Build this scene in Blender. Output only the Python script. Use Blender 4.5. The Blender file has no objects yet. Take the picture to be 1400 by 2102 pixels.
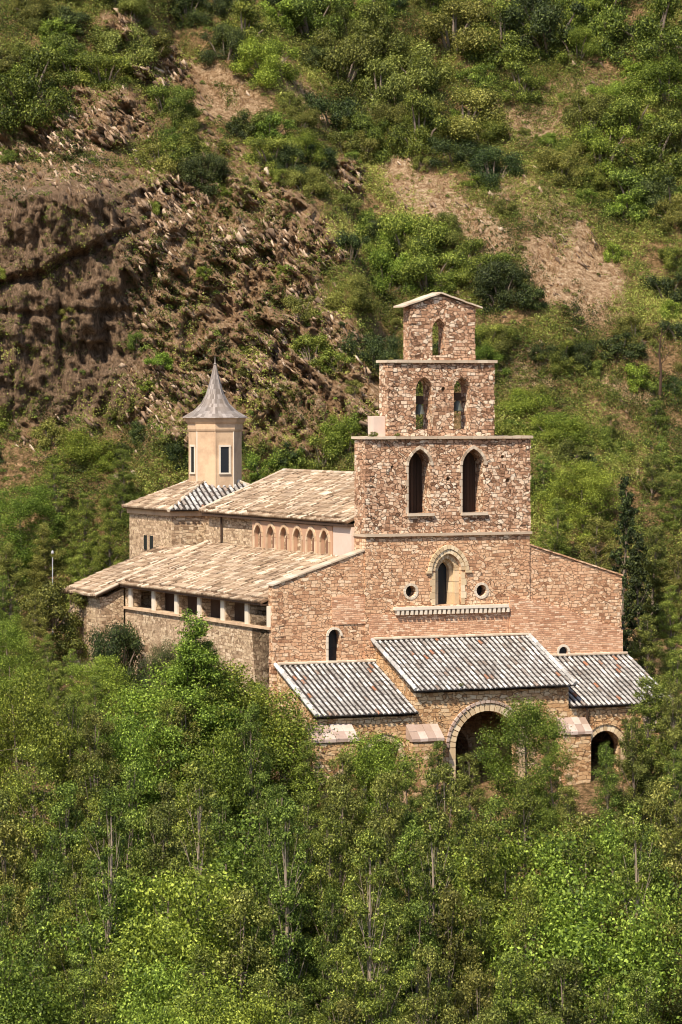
import bpy, bmesh, math, random
import numpy as np
from mathutils import Vector, geometry
R = math.radians
# ------------------------------------------------------------------ camera, sky, sun
scene = bpy.context.scene
CAM = Vector((0, -150, 17.5)); PITCH = math.atan(231/7200)
cd = bpy.data.cameras.new('camera'); cam = bpy.data.objects.new('camera', cd); scene.collection.objects.link(cam)
cam.location = CAM; cam.rotation_euler = (R(90) - PITCH, 0, 0)
cd.sensor_fit = 'VERTICAL'; cd.sensor_height = 36; cd.lens = 36*7200/2102; cd.clip_start = 1; cd.clip_end = 2000
scene.camera = cam
SUN_AZ, SUN_EL = 27, 50          # degrees to the left behind the camera, elevation
sdir = Vector((-math.sin(R(SUN_AZ))*math.cos(R(SUN_EL)), -math.cos(R(SUN_AZ))*math.cos(R(SUN_EL)), math.sin(R(SUN_EL))))
w = bpy.data.worlds.new('World'); scene.world = w; w.use_nodes = True
wn = w.node_tree; bg = wn.nodes['Background']; sk = wn.nodes.new('ShaderNodeTexSky'); sk.sky_type = 'NISHITA'
sk.sun_disc = False; sk.sun_elevation = R(SUN_EL); sk.sun_rotation = math.atan2(sdir.x, sdir.y)
wn.links.new(sk.outputs[0], bg.inputs[0]); bg.inputs[1].default_value = 0.13
ld = bpy.data.lights.new('sun', 'SUN'); ld.energy = 4.6; ld.angle = R(0.6); ld.color = (1, .91, .76)
sun = bpy.data.objects.new('sun', ld); scene.collection.objects.link(sun)
sun.rotation_euler = sdir.to_track_quat('Z', 'Y').to_euler(); sun.location = (-20, -40, 60)
scene.view_settings.view_transform = 'Standard'; scene.view_settings.look = 'None'; scene.view_settings.gamma = 1
scene.view_settings.exposure = 0.68
scene.cycles.pixel_filter_type = 'BLACKMAN_HARRIS'; scene.cycles.filter_width = 1.0; scene.cycles.max_bounces = 6; scene.cycles.diffuse_bounces = 3; scene.cycles.transmission_bounces = 4

# ------------------------------------------------------------------ helpers
COL = scene.collection
rng = np.random.default_rng(7); random.seed(7)
def at(px, py, D):
    """world point at distance D (m) along the view axis for a pixel of the 1400x2102 photograph"""
    c, s = math.cos(PITCH), math.sin(PITCH)
    a = (px-700)/7200; b = -(py-1051)/7200
    d = Vector((a, c + b*s, -s + b*c)); return CAM + d*(D/d.y)
def tag(o, label=None, cat=None, group=None, kind=None):
    if label: o['label'] = label
    if cat: o['category'] = cat
    if group: o['group'] = group
    if kind: o['kind'] = kind
    return o
def empty(name, loc=(0, 0, 0), rz=0):
    o = bpy.data.objects.new(name, None); COL.objects.link(o); o.location = loc; o.rotation_euler = (0, 0, rz)
    o.empty_display_size = .5; return o
def link(name, me, mat, parent=None):
    o = bpy.data.objects.new(name, me); COL.objects.link(o)
    if mat: me.materials.append(mat)
    if parent: o.parent = parent
    return o
def npmesh(name, V, Fq, tone=None, smooth=False):
    """V (n,3), Fq (m,k) equal-size faces; tone per-vertex float attribute"""
    me = bpy.data.meshes.new(name); V = np.asarray(V, np.float32); Fq = np.asarray(Fq, np.int32)
    me.vertices.add(len(V)); me.vertices.foreach_set('co', V.ravel())
    m, k = Fq.shape; me.loops.add(m*k); me.loops.foreach_set('vertex_index', Fq.ravel())
    me.polygons.add(m); me.polygons.foreach_set('loop_start', np.arange(m, dtype=np.int32)*k)
    me.polygons.foreach_set('loop_total', np.full(m, k, np.int32))
    if smooth: me.polygons.foreach_set('use_smooth', np.ones(m, bool))
    if tone is not None:
        a = me.attributes.new('tone', 'FLOAT', 'POINT'); a.data.foreach_set('value', np.asarray(tone, np.float32))
    me.update(calc_edges=True); me.validate(); return me
class MB:
    def __init__(s): s.v = []; s.f = []; s.t = []
    def add(s, vs, fs, tone=.5):
        n = len(s.v); s.v += [tuple(p) for p in vs]; s.f += [tuple(i+n for i in f) for f in fs]; s.t += [tone]*len(vs)
    def box(s, x0, x1, y0, y1, z0, z1, tone=.5):
        vs = [(x, y, z) for z in (z0, z1) for y in (y0, y1) for x in (x0, x1)]
        s.add(vs, [(0, 2, 3, 1), (4, 5, 7, 6), (0, 1, 5, 4), (2, 6, 7, 3), (0, 4, 6, 2), (1, 3, 7, 5)], tone)
    def tube(s, pts, rad, n=6, cap=True, tone=.5):
        pts = [Vector(p) for p in pts]; base = len(s.v); rings = []
        for i, p in enumerate(pts):
            d = (pts[min(i+1, len(pts)-1)] - pts[max(i-1, 0)]).normalized()
            a = d.cross(Vector((0.31, .95, .1))).normalized(); b = d.cross(a)
            r = rad[i] if isinstance(rad, (list, tuple)) else rad
            rings.append([p + a*math.cos(t)*r + b*math.sin(t)*r for t in [2*math.pi*k/n for k in range(n)]])
        vs = [q for r_ in rings for q in r_]; fs = []
        for i in range(len(pts)-1):
            for k in range(n):
                fs.append((i*n+k, i*n+(k+1) % n, (i+1)*n+(k+1) % n, (i+1)*n+k))
        if cap: fs.append(tuple(range(n))[::-1]); fs.append(tuple((len(pts)-1)*n+k for k in range(n)))
        s.add(vs, fs, tone)
    def lathe(s, prof, c=(0, 0, 0), n=16, rot=0, tone=.5):
        vs = []; fs = []
        for r, z in prof:
            for k in range(n):
                a = rot+2*math.pi*k/n; vs.append((c[0]+r*math.cos(a), c[1]+r*math.sin(a), c[2]+z))
        for i in range(len(prof)-1):
            for k in range(n): fs.append((i*n+k, i*n+(k+1) % n, (i+1)*n+(k+1) % n, (i+1)*n+k))
        fs.append(tuple(range(n))[::-1]); fs.append(tuple((len(prof)-1)*n+k for k in range(n)))
        s.add(vs, fs, tone)
    def prism(s, outer, plane, a0, a1, holes=(), tone=.5):
        """2D outline with holes extruded between a0 and a1. plane 'y': (x,z); 'x': (y,z)"""
        loops = [list(outer)] + [list(h) for h in holes]
        tris = geometry.tessellate_polygon([[Vector((p[0], p[1], 0)) for p in l] for l in loops])
        pts = [p for l in loops for p in l]; n = len(pts)
        m3 = (lambda p, a: (p[0], a, p[1])) if plane == 'y' else ((lambda p, a: (a, p[0], p[1])) if plane == 'x' else (lambda p, a: (p[0], p[1], a)))
        vs = [m3(p, a0) for p in pts] + [m3(p, a1) for p in pts]; fs = []
        for t in tris:
            fs.append(tuple(t)); fs.append(tuple(i+n for i in t)[::-1])
        b = 0
        for l in loops:
            for i in range(len(l)):
                j = (i+1) % len(l); fs.append((b+i, b+j, n+b+j, n+b+i))
            b += len(l)
        s.add(vs, fs, tone)
    def build(s, name, mat, parent=None, smooth=False, jitter=0):
        me = bpy.data.meshes.new(name)
        v = s.v
        if jitter:
            rr = random.Random(len(v)); v = [(a+rr.uniform(-jitter, jitter), b+rr.uniform(-jitter, jitter), c+rr.uniform(-jitter, jitter)) for a, b, c in v]
        me.from_pydata(v, [], s.f)
        bm = bmesh.new(); bm.from_mesh(me); bmesh.ops.recalc_face_normals(bm, faces=bm.faces); bm.to_mesh(me); bm.free()
        a = me.attributes.new('tone', 'FLOAT', 'POINT'); a.data.foreach_set('value', np.array(s.t, np.float32))
        if smooth: me.polygons.foreach_set('use_smooth', np.ones(len(me.polygons), bool))
        return link(name, me, mat, parent)
def arch(cx, half, z0, zs, n=14, rise=None, pointed=0):
    """outline of an arched opening; pointed>0 pulls the crown up"""
    p = [(cx-half, z0), (cx+half, z0)]
    for k in range(n+1):
        a = math.pi*k/n; x = math.cos(a); z = math.sin(a)*(rise or half)
        if pointed: z += pointed*(1-abs(x))**1.2
        p.append((cx+half*x, zs+z))
    return p
def circle(cx, cz, r, n=18): return [(cx+r*math.cos(2*math.pi*k/n), cz+r*math.sin(2*math.pi*k/n)) for k in range(n)]
def ring_arch(mb, cx, ri, ro, zs, y0, y1, plane='y', z0=None, n=14, pi_=0, po=0, seg=False, tone=None):
    """band of voussoirs round an arch, separate stones when seg"""
    def P(r, a, pt):
        x = math.cos(a); z = math.sin(a)*r
        if pt: z += pt*(1-abs(x))**1.2
        return (cx+r*x, zs+z)
    for k in range(n):
        a0 = math.pi*k/n; a1 = math.pi*(k+1)/n
        g = .012 if seg else 0
        j = random.uniform(-.008, .008) if seg else 0
        mb.prism([P(ri, a0+g, pi_), P(ro, a0+g, po), P(ro, a1-g, po), P(ri, a1-g, pi_)], plane, y0+j, y1, tone=random.random() if tone is None else tone)
    if z0 is not None:
        nz = max(1, int((zs-z0)/.42))
        for sgn in (-1, 1):
            for k in range(nz):
                a, b = z0+(zs-z0)*k/nz, z0+(zs-z0)*(k+1)/nz-.015
                e = [(cx+sgn*ri, a), (cx+sgn*ro, a), (cx+sgn*ro, b), (cx+sgn*ri, b)]
                mb.prism(e, plane, y0+random.uniform(-.006, .006), y1, tone=random.random() if tone is None else tone)

# ------------------------------------------------------------------ materials
def mat(name):
    m = bpy.data.materials.new(name); m.use_nodes = True; nt = m.node_tree; b = nt.nodes['Principled BSDF']
    b.inputs['Roughness'].default_value = .9; b.inputs['Specular IOR Level'].default_value = .25; return m, nt, b
def N(nt, t, **k):
    n = nt.nodes.new(t)
    for a, v in k.items():
        if a.startswith('i_'): n.inputs[a[2:].replace('_', ' ')].default_value = v
        else: setattr(n, a, v)
    return n
def ramp(nt, fac, stops, interp='LINEAR'):
    r = nt.nodes.new('ShaderNodeValToRGB'); cr = r.color_ramp; cr.interpolation = interp
    while len(cr.elements) > 1: cr.elements.remove(cr.elements[-1])
    cr.elements[0].position = stops[0][0]; cr.elements[0].color = (*stops[0][1], 1)
    for p, c in stops[1:]:
        e = cr.elements.new(p); e.color = (*c, 1)
    nt.links.new(fac, r.inputs[0]); return r.outputs[0]
def mixc(nt, f, a, b, mode='MIX'):
    m = nt.nodes.new('ShaderNodeMix'); m.data_type = 'RGBA'; m.blend_type = mode
    for s, v in ((m.inputs[0], f), (m.inputs[6], a), (m.inputs[7], b)):
        if isinstance(v, bpy.types.NodeSocket): nt.links.new(v, s)
        elif isinstance(v, (int, float)): s.default_value = v
        else: s.default_value = (*v, 1)
    return m.outputs[2]
def mapr(nt, v, a, b, c=0, d=1):
    m = nt.nodes.new('ShaderNodeMapRange'); nt.links.new(v, m.inputs[0])
    for i, x in enumerate((a, b, c, d)): m.inputs[i+1].default_value = x
    return m.outputs[0]
def coords(nt, scale=(1, 1, 1), warp=0, wscale=2.):
    tc = N(nt, 'ShaderNodeTexCoord'); src = tc.outputs['Object']
    if warp:
        nz = N(nt, 'ShaderNodeTexNoise'); nz.inputs['Scale'].default_value = wscale; nt.links.new(src, nz.inputs[0])
        vm = N(nt, 'ShaderNodeVectorMath', operation='MULTIPLY_ADD'); nt.links.new(nz.outputs['Color'], vm.inputs[0])
        vm.inputs[1].default_value = (warp,)*3; nt.links.new(src, vm.inputs[2]); src = vm.outputs[0]
    mp = N(nt, 'ShaderNodeMapping'); mp.inputs['Scale'].default_value = scale; nt.links.new(src, mp.inputs[0]); return mp.outputs[0]
def noise(nt, vec, scale, detail=4, rough=.6):
    n = N(nt, 'ShaderNodeTexNoise'); n.inputs['Scale'].default_value = scale; n.inputs['Detail'].default_value = detail
    n.inputs['Roughness'].default_value = rough; nt.links.new(vec, n.inputs[0]); return n.outputs['Fac']
def math2(nt, op, a, b_=0., c=0.):
    n = N(nt, 'ShaderNodeMath', operation=op)
    for k, v in enumerate((a, b_, c)):
        if isinstance(v, bpy.types.NodeSocket): nt.links.new(v, n.inputs[k])
        else: n.inputs[k].default_value = v
    return n.outputs[0]
def stone(name, pal, mortar, sc=(4.6, 4.6, 7.6), bw=.31, bh=.145, stain=(.5, .33, .2), bump=.05, jw=.06, stain_amt=.4, rub=.5):
    """coursed rubble: warped courses of blocks, broken up by patches of irregular rubble (rub = share of rubble)"""
    m, nt, b = mat(name)
    v0 = coords(nt)
    vw = coords(nt, (1, 1, 1), .13, 2.6); sx = N(nt, 'ShaderNodeSeparateXYZ'); nt.links.new(vw, sx.inputs[0])
    cb = N(nt, 'ShaderNodeCombineXYZ'); nt.links.new(math2(nt, 'ADD', sx.outputs[0], sx.outputs[1]), cb.inputs[0]); nt.links.new(sx.outputs[2], cb.inputs[1])
    br = N(nt, 'ShaderNodeTexBrick', offset=.43, squash=.7, squash_frequency=3); nt.links.new(cb.outputs[0], br.inputs['Vector'])
    for k_, v_ in (('Scale', 1.), ('Mortar Size', bh*.085), ('Mortar Smooth', .6), ('Brick Width', bw), ('Row Height', bh)): br.inputs[k_].default_value = v_
    br.inputs['Color1'].default_value = (0, 0, 0, 1); br.inputs['Color2'].default_value = (1, 1, 1, 1); br.inputs['Mortar'].default_value = (.5, .5, .5, 1)
    v = coords(nt, sc, .12, 3)
    def vor(feat):
        n = N(nt, 'ShaderNodeTexVoronoi', feature=feat); n.inputs['Scale'].default_value = 1; nt.links.new(v, n.inputs[0]); return n
    v1 = vor('F1'); v2 = vor('DISTANCE_TO_EDGE')
    sep = N(nt, 'ShaderNodeSeparateColor'); nt.links.new(v1.outputs['Color'], sep.inputs[0])
    sel = mapr(nt, noise(nt, v0, 1.7, 3, .6), .5+(.5-rub)*.3-.02, .5+(.5-rub)*.3+.02)
    val = N(nt, 'ShaderNodeMix'); nt.links.new(sel, val.inputs[0]); nt.links.new(br.outputs['Color'], val.inputs[2]); nt.links.new(sep.outputs[0], val.inputs[3])
    jf = N(nt, 'ShaderNodeMix'); nt.links.new(sel, jf.inputs[0]); nt.links.new(br.outputs['Fac'], jf.inputs[2]); nt.links.new(mapr(nt, v2.outputs['Distance'], jw, 0, 0, 1), jf.inputs[3])
    fine = noise(nt, v0, 11, 5, .8)
    vj = math2(nt, 'MULTIPLY_ADD', math2(nt, 'SUBTRACT', fine, .5), .9, val.outputs[0])
    k = len(pal); c = ramp(nt, vj, [(i/(k-1), p) for i, p in enumerate(pal)])
    big = noise(nt, v0, .55, 4, .6)
    c = mixc(nt, mapr(nt, big, .45, .68, 0, stain_amt), c, stain, 'MIX')
    c = mixc(nt, mapr(nt, noise(nt, v0, 1.1, 5, .7), .54, .72, 0, .5), c, (.5, .42, .36), 'MULTIPLY')
    c = mixc(nt, math2(nt, 'MULTIPLY', jf.outputs[0], .9), c, mortar)
    nt.links.new(c, b.inputs['Base Color'])
    h = math2(nt, 'MULTIPLY_ADD', fine, .8, math2(nt, 'SUBTRACT', 1, jf.outputs[0])); h = math2(nt, 'MULTIPLY_ADD', val.outputs[0], .45, h)
    bp = N(nt, 'ShaderNodeBump'); bp.inputs['Strength'].default_value = 1; bp.inputs['Distance'].default_value = bump
    nt.links.new(h, bp.inputs['Height']); nt.links.new(bp.outputs[0], b.inputs['Normal']); return m
def tonemat(name, stops, bump=.01, nsc=9, dirt=(.3, .2, .13), damt=.35, rough=.9):
    m, nt, b = mat(name)
    at_ = N(nt, 'ShaderNodeAttribute', attribute_name='tone'); v0 = coords(nt)
    f = noise(nt, v0, nsc, 4, .7)
    ad = N(nt, 'ShaderNodeMath', operation='MULTIPLY_ADD'); nt.links.new(f, ad.inputs[0]); ad.inputs[1].default_value = .5
    sb = N(nt, 'ShaderNodeMath', operation='ADD'); nt.links.new(at_.outputs['Fac'], sb.inputs[0]); sb.inputs[1].default_value = -.25
    nt.links.new(sb.outputs[0], ad.inputs[2])
    c = ramp(nt, ad.outputs[0], stops)
    f2 = noise(nt, v0, .9, 5, .65)
    c = mixc(nt, mapr(nt, f2, .45, .7, 0, damt), c, dirt)
    nt.links.new(c, b.inputs['Base Color']); b.inputs['Roughness'].default_value = rough
    bp = N(nt, 'ShaderNodeBump'); bp.inputs['Distance'].default_value = bump; nt.links.new(f, bp.inputs['Height']); nt.links.new(bp.outputs[0], b.inputs['Normal'])
    return m
M = {}
M['facade'] = stone('facade_rubble', [(.28, .135, .07), (.52, .275, .15), (.65, .39, .225), (.71, .46, .28), (.81, .60, .41)], (.26, .145, .085), stain=(.70, .39, .22), bump=.06, stain_amt=.7)
M['belfry'] = stone('belfry_rubble', [(.17, .085, .045), (.48, .26, .15), (.62, .37, .23), (.74, .51, .34), (.88, .72, .54)], (.16, .085, .05), sc=(4.8, 4.8, 7.2), bw=.28, bh=.155, stain=(.64, .36, .21), bump=.09, jw=.08, stain_amt=.35, rub=.6)
M['side'] = stone('side_wall_rubble', [(.20, .125, .07), (.42, .28, .17), (.52, .37, .23), (.60, .44, .28), (.70, .54, .37)], (.25, .16, .10), stain=(.52, .35, .22), bump=.05, bw=.36)
M['porch'] = stone('porch_ochre_stone', [(.26, .13, .06), (.50, .28, .13), (.60, .37, .19), (.64, .43, .24), (.74, .56, .36)], (.24, .13, .065), sc=(3.8, 3.8, 6.2), bw=.38, bh=.17, stain=(.60, .35, .17), bump=.06)
M['brick'] = stone('old_orange_brick', [(.36, .17, .09), (.58, .30, .17), (.68, .39, .23), (.80, .56, .38)], (.42, .24, .15), sc=(4, 4, 9), bw=.26, bh=.085, stain=(.72, .44, .28), bump=.03, rub=.1)
M['dress'] = tonemat('dressed_cream_stone', [(0, (.46, .32, .18)), (.5, (.62, .46, .28)), (1, (.74, .60, .41))], .008)
M['coping'] = tonemat('pale_coping_stone', [(0, (.30, .21, .14)), (.5, (.46, .35, .25)), (1, (.60, .49, .37))], .012)
M['slab'] = tonemat('pinkish_weathered_slab', [(0, (.28, .19, .145)), (.5, (.42, .305, .25)), (1, (.54, .42, .35))], .015, 6, (.32, .22, .15), .6)
M['plaster'] = tonemat('salmon_plaster', [(0, (.42, .275, .165)), (.5, (.55, .375, .235)), (1, (.64, .475, .32))], .006, 5, (.30, .19, .12), .8)
M['pale'] = tonemat('pale_pink_plaster', [(0, (.52, .38, .30)), (1, (.66, .52, .43))], .006, 5, (.45, .30, .22), .3)
M['trim'] = tonemat('white_trim', [(0, (.48, .38, .28)), (1, (.66, .56, .44))], .006, 6, (.5, .38, .26), .3)
M['bright_trim'] = tonemat('limewashed_stone', [(0, (.44, .34, .25)), (1, (.68, .58, .46))], .006, 8, (.5, .38, .26), .3)
M['archred'] = tonemat('red_brick_arches', [(0, (.34, .18, .11)), (.5, (.46, .27, .17)), (1, (.56, .37, .25))], .01)
M['tile_cream'] = tonemat('cream_weathered_tiles', [(0, (.08, .05, .03)), (.25, (.19, .12, .07)), (.5, (.32, .22, .14)), (.75, (.42, .315, .215)), (1, (.62, .515, .39))], .01, 10, (.22, .155, .105), .8)
M['tile_grey'] = tonemat('grey_lichened_tiles', [(0, (.36, .15, .075)), (.10, (.26, .20, .16)), (.35, (.32, .295, .27)), (.7, (.44, .415, .385)), (1, (.62, .59, .55))], .01, 9, (.17, .15, .13), .7)
M['channel'] = tonemat('shade_painted_tile_channels', [(0, (.018, .014, .012)), (1, (.06, .045, .036))], .01, 5, (.03, .02, .016), .4)  # shade between the tile ribs, put into the channel colour
M['channel_warm'] = tonemat('brown_shaded_tile_channels', [(0, (.10, .055, .03)), (1, (.26, .16, .09))], .01, 5, (.1, .06, .035), .4)  # brown channels, darkened in colour for shade the ribs do not cast
M['slate'] = tonemat('grey_slate', [(0, (.13, .105, .09)), (.5, (.22, .185, .165)), (1, (.34, .29, .26))], .02, 9, (.2, .15, .11), .5)
M['wood'] = tonemat('dark_old_wood', [(0, (.03, .018, .012)), (1, (.09, .05, .03))], .01, 8, (.03, .02, .015), .4)
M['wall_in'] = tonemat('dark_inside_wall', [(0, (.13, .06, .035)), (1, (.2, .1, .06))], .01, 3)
M['bronze'] = tonemat('old_bronze', [(0, (.05, .06, .05)), (1, (.14, .14, .11))], .004, 10, (.03, .03, .03), .3, .5)
M['metal'] = tonemat('painted_pole', [(0, (.28, .28, .28)), (1, (.42, .42, .42))], .002)
m, nt, b = mat('dark_glass'); b.inputs['Base Color'].default_value = (.02, .022, .025, 1); b.inputs['Roughness'].default_value = .25; M['glass'] = m
def leafmat(name, dark, mid, light, trans=.3):
    m, nt, b = mat(name)
    a = N(nt, 'ShaderNodeAttribute', attribute_name='tone'); oi = N(nt, 'ShaderNodeObjectInfo')
    c = ramp(nt, a.outputs['Fac'], [(0, dark), (.5, mid), (1, light)])
    hs = N(nt, 'ShaderNodeHueSaturation'); nt.links.new(c, hs.inputs['Color'])
    nt.links.new(mapr(nt, oi.outputs['Random'], 0, 1, .478, .515), hs.inputs['Hue'])
    mu = N(nt, 'ShaderNodeMath', operation='MULTIPLY_ADD'); nt.links.new(oi.outputs['Random'], mu.inputs[0]); mu.inputs[1].default_value = 7.31; mu.inputs[2].default_value = .2
    fr = N(nt, 'ShaderNodeMath', operation='FRACT'); nt.links.new(mu.outputs[0], fr.inputs[0])
    nt.links.new(mapr(nt, fr.outputs[0], 0, 1, .72, 1.25), hs.inputs['Value'])
    nt.links.new(hs.outputs[0], b.inputs['Base Color']); b.inputs['Roughness'].default_value = .55; b.inputs['Specular IOR Level'].default_value = .22
    tr = N(nt, 'ShaderNodeBsdfTranslucent'); nt.links.new(mixc(nt, 1, hs.outputs[0], (1.0, 1.0, .5), 'MULTIPLY'), tr.inputs[0])
    mx = N(nt, 'ShaderNodeMixShader'); mx.inputs[0].default_value = trans
    out = nt.nodes['Material Output']; nt.links.new(b.outputs[0], mx.inputs[1]); nt.links.new(tr.outputs[0], mx.inputs[2]); nt.links.new(mx.outputs[0], out.inputs[0])
    return m
M['leaf'] = leafmat('tree_leaves', (.022, .036, .006), (.125, .166, .024), (.46, .52, .10))
M['leaf_bright'] = leafmat('bright_leaves', (.030, .052, .008), (.165, .225, .026), (.50, .60, .10), .35)
M['leaf_olive'] = leafmat('olive_leaves', (.024, .032, .007), (.140, .150, .027), (.44, .44, .11))
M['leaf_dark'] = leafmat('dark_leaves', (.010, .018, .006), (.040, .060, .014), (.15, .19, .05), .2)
M['drygrass'] = leafmat('dry_grass_blades', (.16, .085, .035), (.36, .22, .10), (.60, .43, .22), .2)
M['bark'] = tonemat('grey_brown_bark', [(0, (.10, .07, .05)), (.5, (.2, .15, .11)), (1, (.38, .31, .24))], .02, 6, (.08, .06, .04), .4)
M['bark_pale'] = tonemat('pale_bark', [(0, (.16, .12, .085)), (1, (.38, .30, .22))], .02, 6, (.2, .14, .1), .4)

# ------------------------------------------------------------------ numpy noise
def _h(ix, iy, iz, seed):
    n = (ix.astype(np.int64)*73856093) ^ (iy.astype(np.int64)*19349663) ^ (iz.astype(np.int64)*83492791) ^ (seed*2654435)
    n = (n ^ (n >> 13)) * 1274126177; n = n & 0x7fffffff; n = (n ^ (n >> 16)) * 2246822519 & 0x7fffffff
    return (n % 100003)/100003.
def vnoise(x, y, z=None, seed=0):
    x = np.asarray(x, float); y = np.asarray(y, float); z = np.zeros_like(x) if z is None else z
    ix, iy, iz = np.floor(x), np.floor(y), np.floor(z); fx, fy, fz = x-ix, y-iy, z-iz
    sx, sy, sz = [f*f*(3-2*f) for f in (fx, fy, fz)]; r = 0
    for dx in (0, 1):
        for dy in (0, 1):
            for dz in (0, 1):
                r = r + _h(ix+dx, iy+dy, iz+dz, seed)*(sx if dx else 1-sx)*(sy if dy else 1-sy)*(sz if dz else 1-sz)
    return r
def fbm(x, y, oct=4, seed=0, ridged=False, gain=.5):
    r = 0; a = 1; t = 0
    for k in range(oct):
        n = vnoise(x*2**k+k*17.3, y*2**k-k*9.1, None, seed+k)
        if ridged: n = 1-abs(2*n-1)
        r = r+a*n; t += a; a *= gain
    return r/t
def sst(a, b, x):
    t = np.clip((x-a)/(b-a), 0, 1); return t*t*(3-2*t)

# ------------------------------------------------------------------ terrain
FV = [-320, -240, -190, -160, -150, -130, -110, -90, -60, -40, -22, -13, -8, -6, 24]
FZ = [34, 26, 19, 16.2, 15.2, 9, 1, -7, -13, -11.5, -8.0, -4.2, -.9, 0, 6.5]
def ground_z(u, v):
    z = np.interp(v, FV, FZ)
    return z + (vnoise(np.asarray(u)/9., np.asarray(v)/9., seed=3)-.5)*1.2*sst(-8, -20, np.asarray(v, float))
def hill_masks(u, z):
    """rock, green scrub, bare earth by place on the hillside (u across, z up)"""
    D = 175+1.15*(z-6.5); px = 700+u*7200/D; py = 820-(z-17.5)*7200/D
    wob = (fbm(u/3., z/3., 3, 11)-.5)*220
    def blob(cx, cy, rx, ry, ang=0):
        c, s = math.cos(R(ang)), math.sin(R(ang)); dx, dy = px-cx, py-cy
        a = (dx*c+dy*s)/rx; b_ = (-dx*s+dy*c)/ry; q = np.sqrt(a*a+b_*b_)
        return sst(1.25, .75, q+wob/600)
    rock = np.maximum.reduce([blob(120, 640, 220, 260), blob(400, 600, 330, 210, 35), blob(170, 280, 190, 70, -5), blob(330, 150, 120, 50, 40), blob(610, 800, 190, 130, 10), blob(430, 830, 150, 100, 0), blob(560, 430, 200, 55, 42), blob(715, 365, 40, 40)])
    earth = np.maximum.reduce([blob(1170, 560, 125, 75, 30), blob(860, 390, 110, 55, 35), blob(960, 460, 120, 45, 38), blob(430, 200, 130, 55, 20)*.8, blob(620, 200, 120, 26, 48), blob(1080, 250, 110, 40, 15)*.7, blob(1100, 420, 150, 40, 30)*.7, blob(1080, 760, 60, 50)*.8, blob(1290, 800, 70, 25, 20)*.8, blob(560, 740, 100, 70)*.6, blob(1180, 190, 120, 26)*.5, blob(100, 380, 120, 20)*.7, blob(130, 400, 180, 18, -8)])
    cliff = sst(-9.3, -12.5, u + (fbm(u/5, z/5, 3, 21)-.5)*3)*sst(15.5, 17.5, z)*sst(30.5, 27.5, z)
    rock = np.clip(np.maximum(rock, cliff), 0, 1)
    green = np.clip(1-rock-earth, 0, 1)
    return rock, green, earth, cliff
CV = [[6.5, 24], [16.2, 36.5], [28.3, 38.2], [31.5, 45], [46, 60], [95, 115]]
def hill_v(u, z, detail=True):
    u = np.asarray(u, float); z = np.asarray(z, float)
    v = 24+1.15*(z-6.5)
    ub = np.interp(z, [8, 20, 43, 60], [6, 2.6, -4.2, -9])
    v = v - 4.5*sst(1.2, -2.2, u-ub+(vnoise(u/4, z/4, seed=5)-.5)*2)*sst(8, 22, z)
    vc = np.interp(z, [c[0] for c in CV], [c[1] for c in CV]); v = v + (vc-v)*sst(-8.5, -12.5, u+(vnoise(u/3, z/3, seed=8)-.5)*2.5)
    t = sst(6.5, 9, z)
    v = v + t*((fbm(u/9, z/9, 3, 31)-.5)*6)
    if detail:
        rock, green, earth, cliff = hill_masks(u, z)
        s, c = math.sin(R(50)), math.cos(R(50))
        wu = u+(vnoise(u/2, z/2, seed=61)-.5)*1.3; wz = z+(vnoise(u/2+9, z/2, seed=62)-.5)*1.3
        n1 = wu*s+wz*c; a1 = wu*c-wz*s
        rid = fbm(n1*1.15, a1*.26, 4, 41, True, .6); blk = fbm(wu*.8, wz*.8, 4, 45, True, .55)
        st = n1*1.1+fbm(u*.5, z*.5, 3, 47)*3; saw = st-np.floor(st)
        rr = rock*(1-cliff)
        v = v - t*rr*((rid-.5)*2.6+(blk-.5)*1.4+(saw-.5)*.6+(fbm(wu*3, wz*3, 2, 49)-.5)*.6+(fbm(n1*3.4, a1*.8, 3, 67, True)-.5)*1.0)
        vert = fbm(u*1.6, z*.25, 4, 51, True); led = fbm(u*.15, (z+u*.12)*.55, 3, 53, True)
        v = v - t*cliff*((vert-.5)*.8+(led-.5)*.3+(fbm(u*2, z*2, 3, 55)-.5)*.5+(fbm(u*3.6+wu, z*.9, 3, 63, True)-.5)*.55+(rid-.5)*.9-.7*sst(.42, 0, np.abs(z-25.2-.33*(u+14)-(wz-z)*.8))-.35*sst(.3, 0, np.abs(z-22-(wz-z)*.5))+1.1*sst(-.2, .5, z-25.2-.33*(u+14)-(wz-z)*.8))
        def blocks(a, c_, sa, sc_, seed):
            i0 = np.floor(c_/sc_); j0 = np.floor(a/sa+_h(i0, i0*0, i0*0, seed)*3); return _h(i0, j0, i0*0, seed+1)+.5*_h(np.floor(c_/sc_*2.3), np.floor(a/sa*2.1), i0*0, seed+2)
        v = v - t*cliff*((blocks(wu, wz+.3*wu, 1.5, 2.1, 201)-.75)*.85+(blocks(wz, wu, .9, .5, 205)-.75)*.35)
        v = v - t*rr*((blocks(a1, n1, 2.2, .8, 211)-.75)*1.1+(blocks(a1, n1, .8, .33, 215)-.75)*.45)
        v = v - t*(1-rock)*((fbm(n1*.9, a1*.5, 4, 57)-.5)*1.2+(fbm(u*2.2, z*2.2, 3, 59)-.5)*.35)
    return v
us = np.concatenate([np.array([-260, -200, -150, -110, -80, -60, -48, -40, -34]), np.arange(-30, 30.01, .135), np.array([34, 40, 48, 60, 80, 110, 150, 200, 260])])
vs_ = np.concatenate([np.arange(-320, -60, 8), np.arange(-60, -14, 1.5), np.arange(-14, 23.6, .7)])
zs_ = np.concatenate([np.arange(6.5, 50, .1), np.arange(50, 96, 2)])
U1, V1 = np.meshgrid(us, vs_); Z1 = ground_z(U1, V1)
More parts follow.
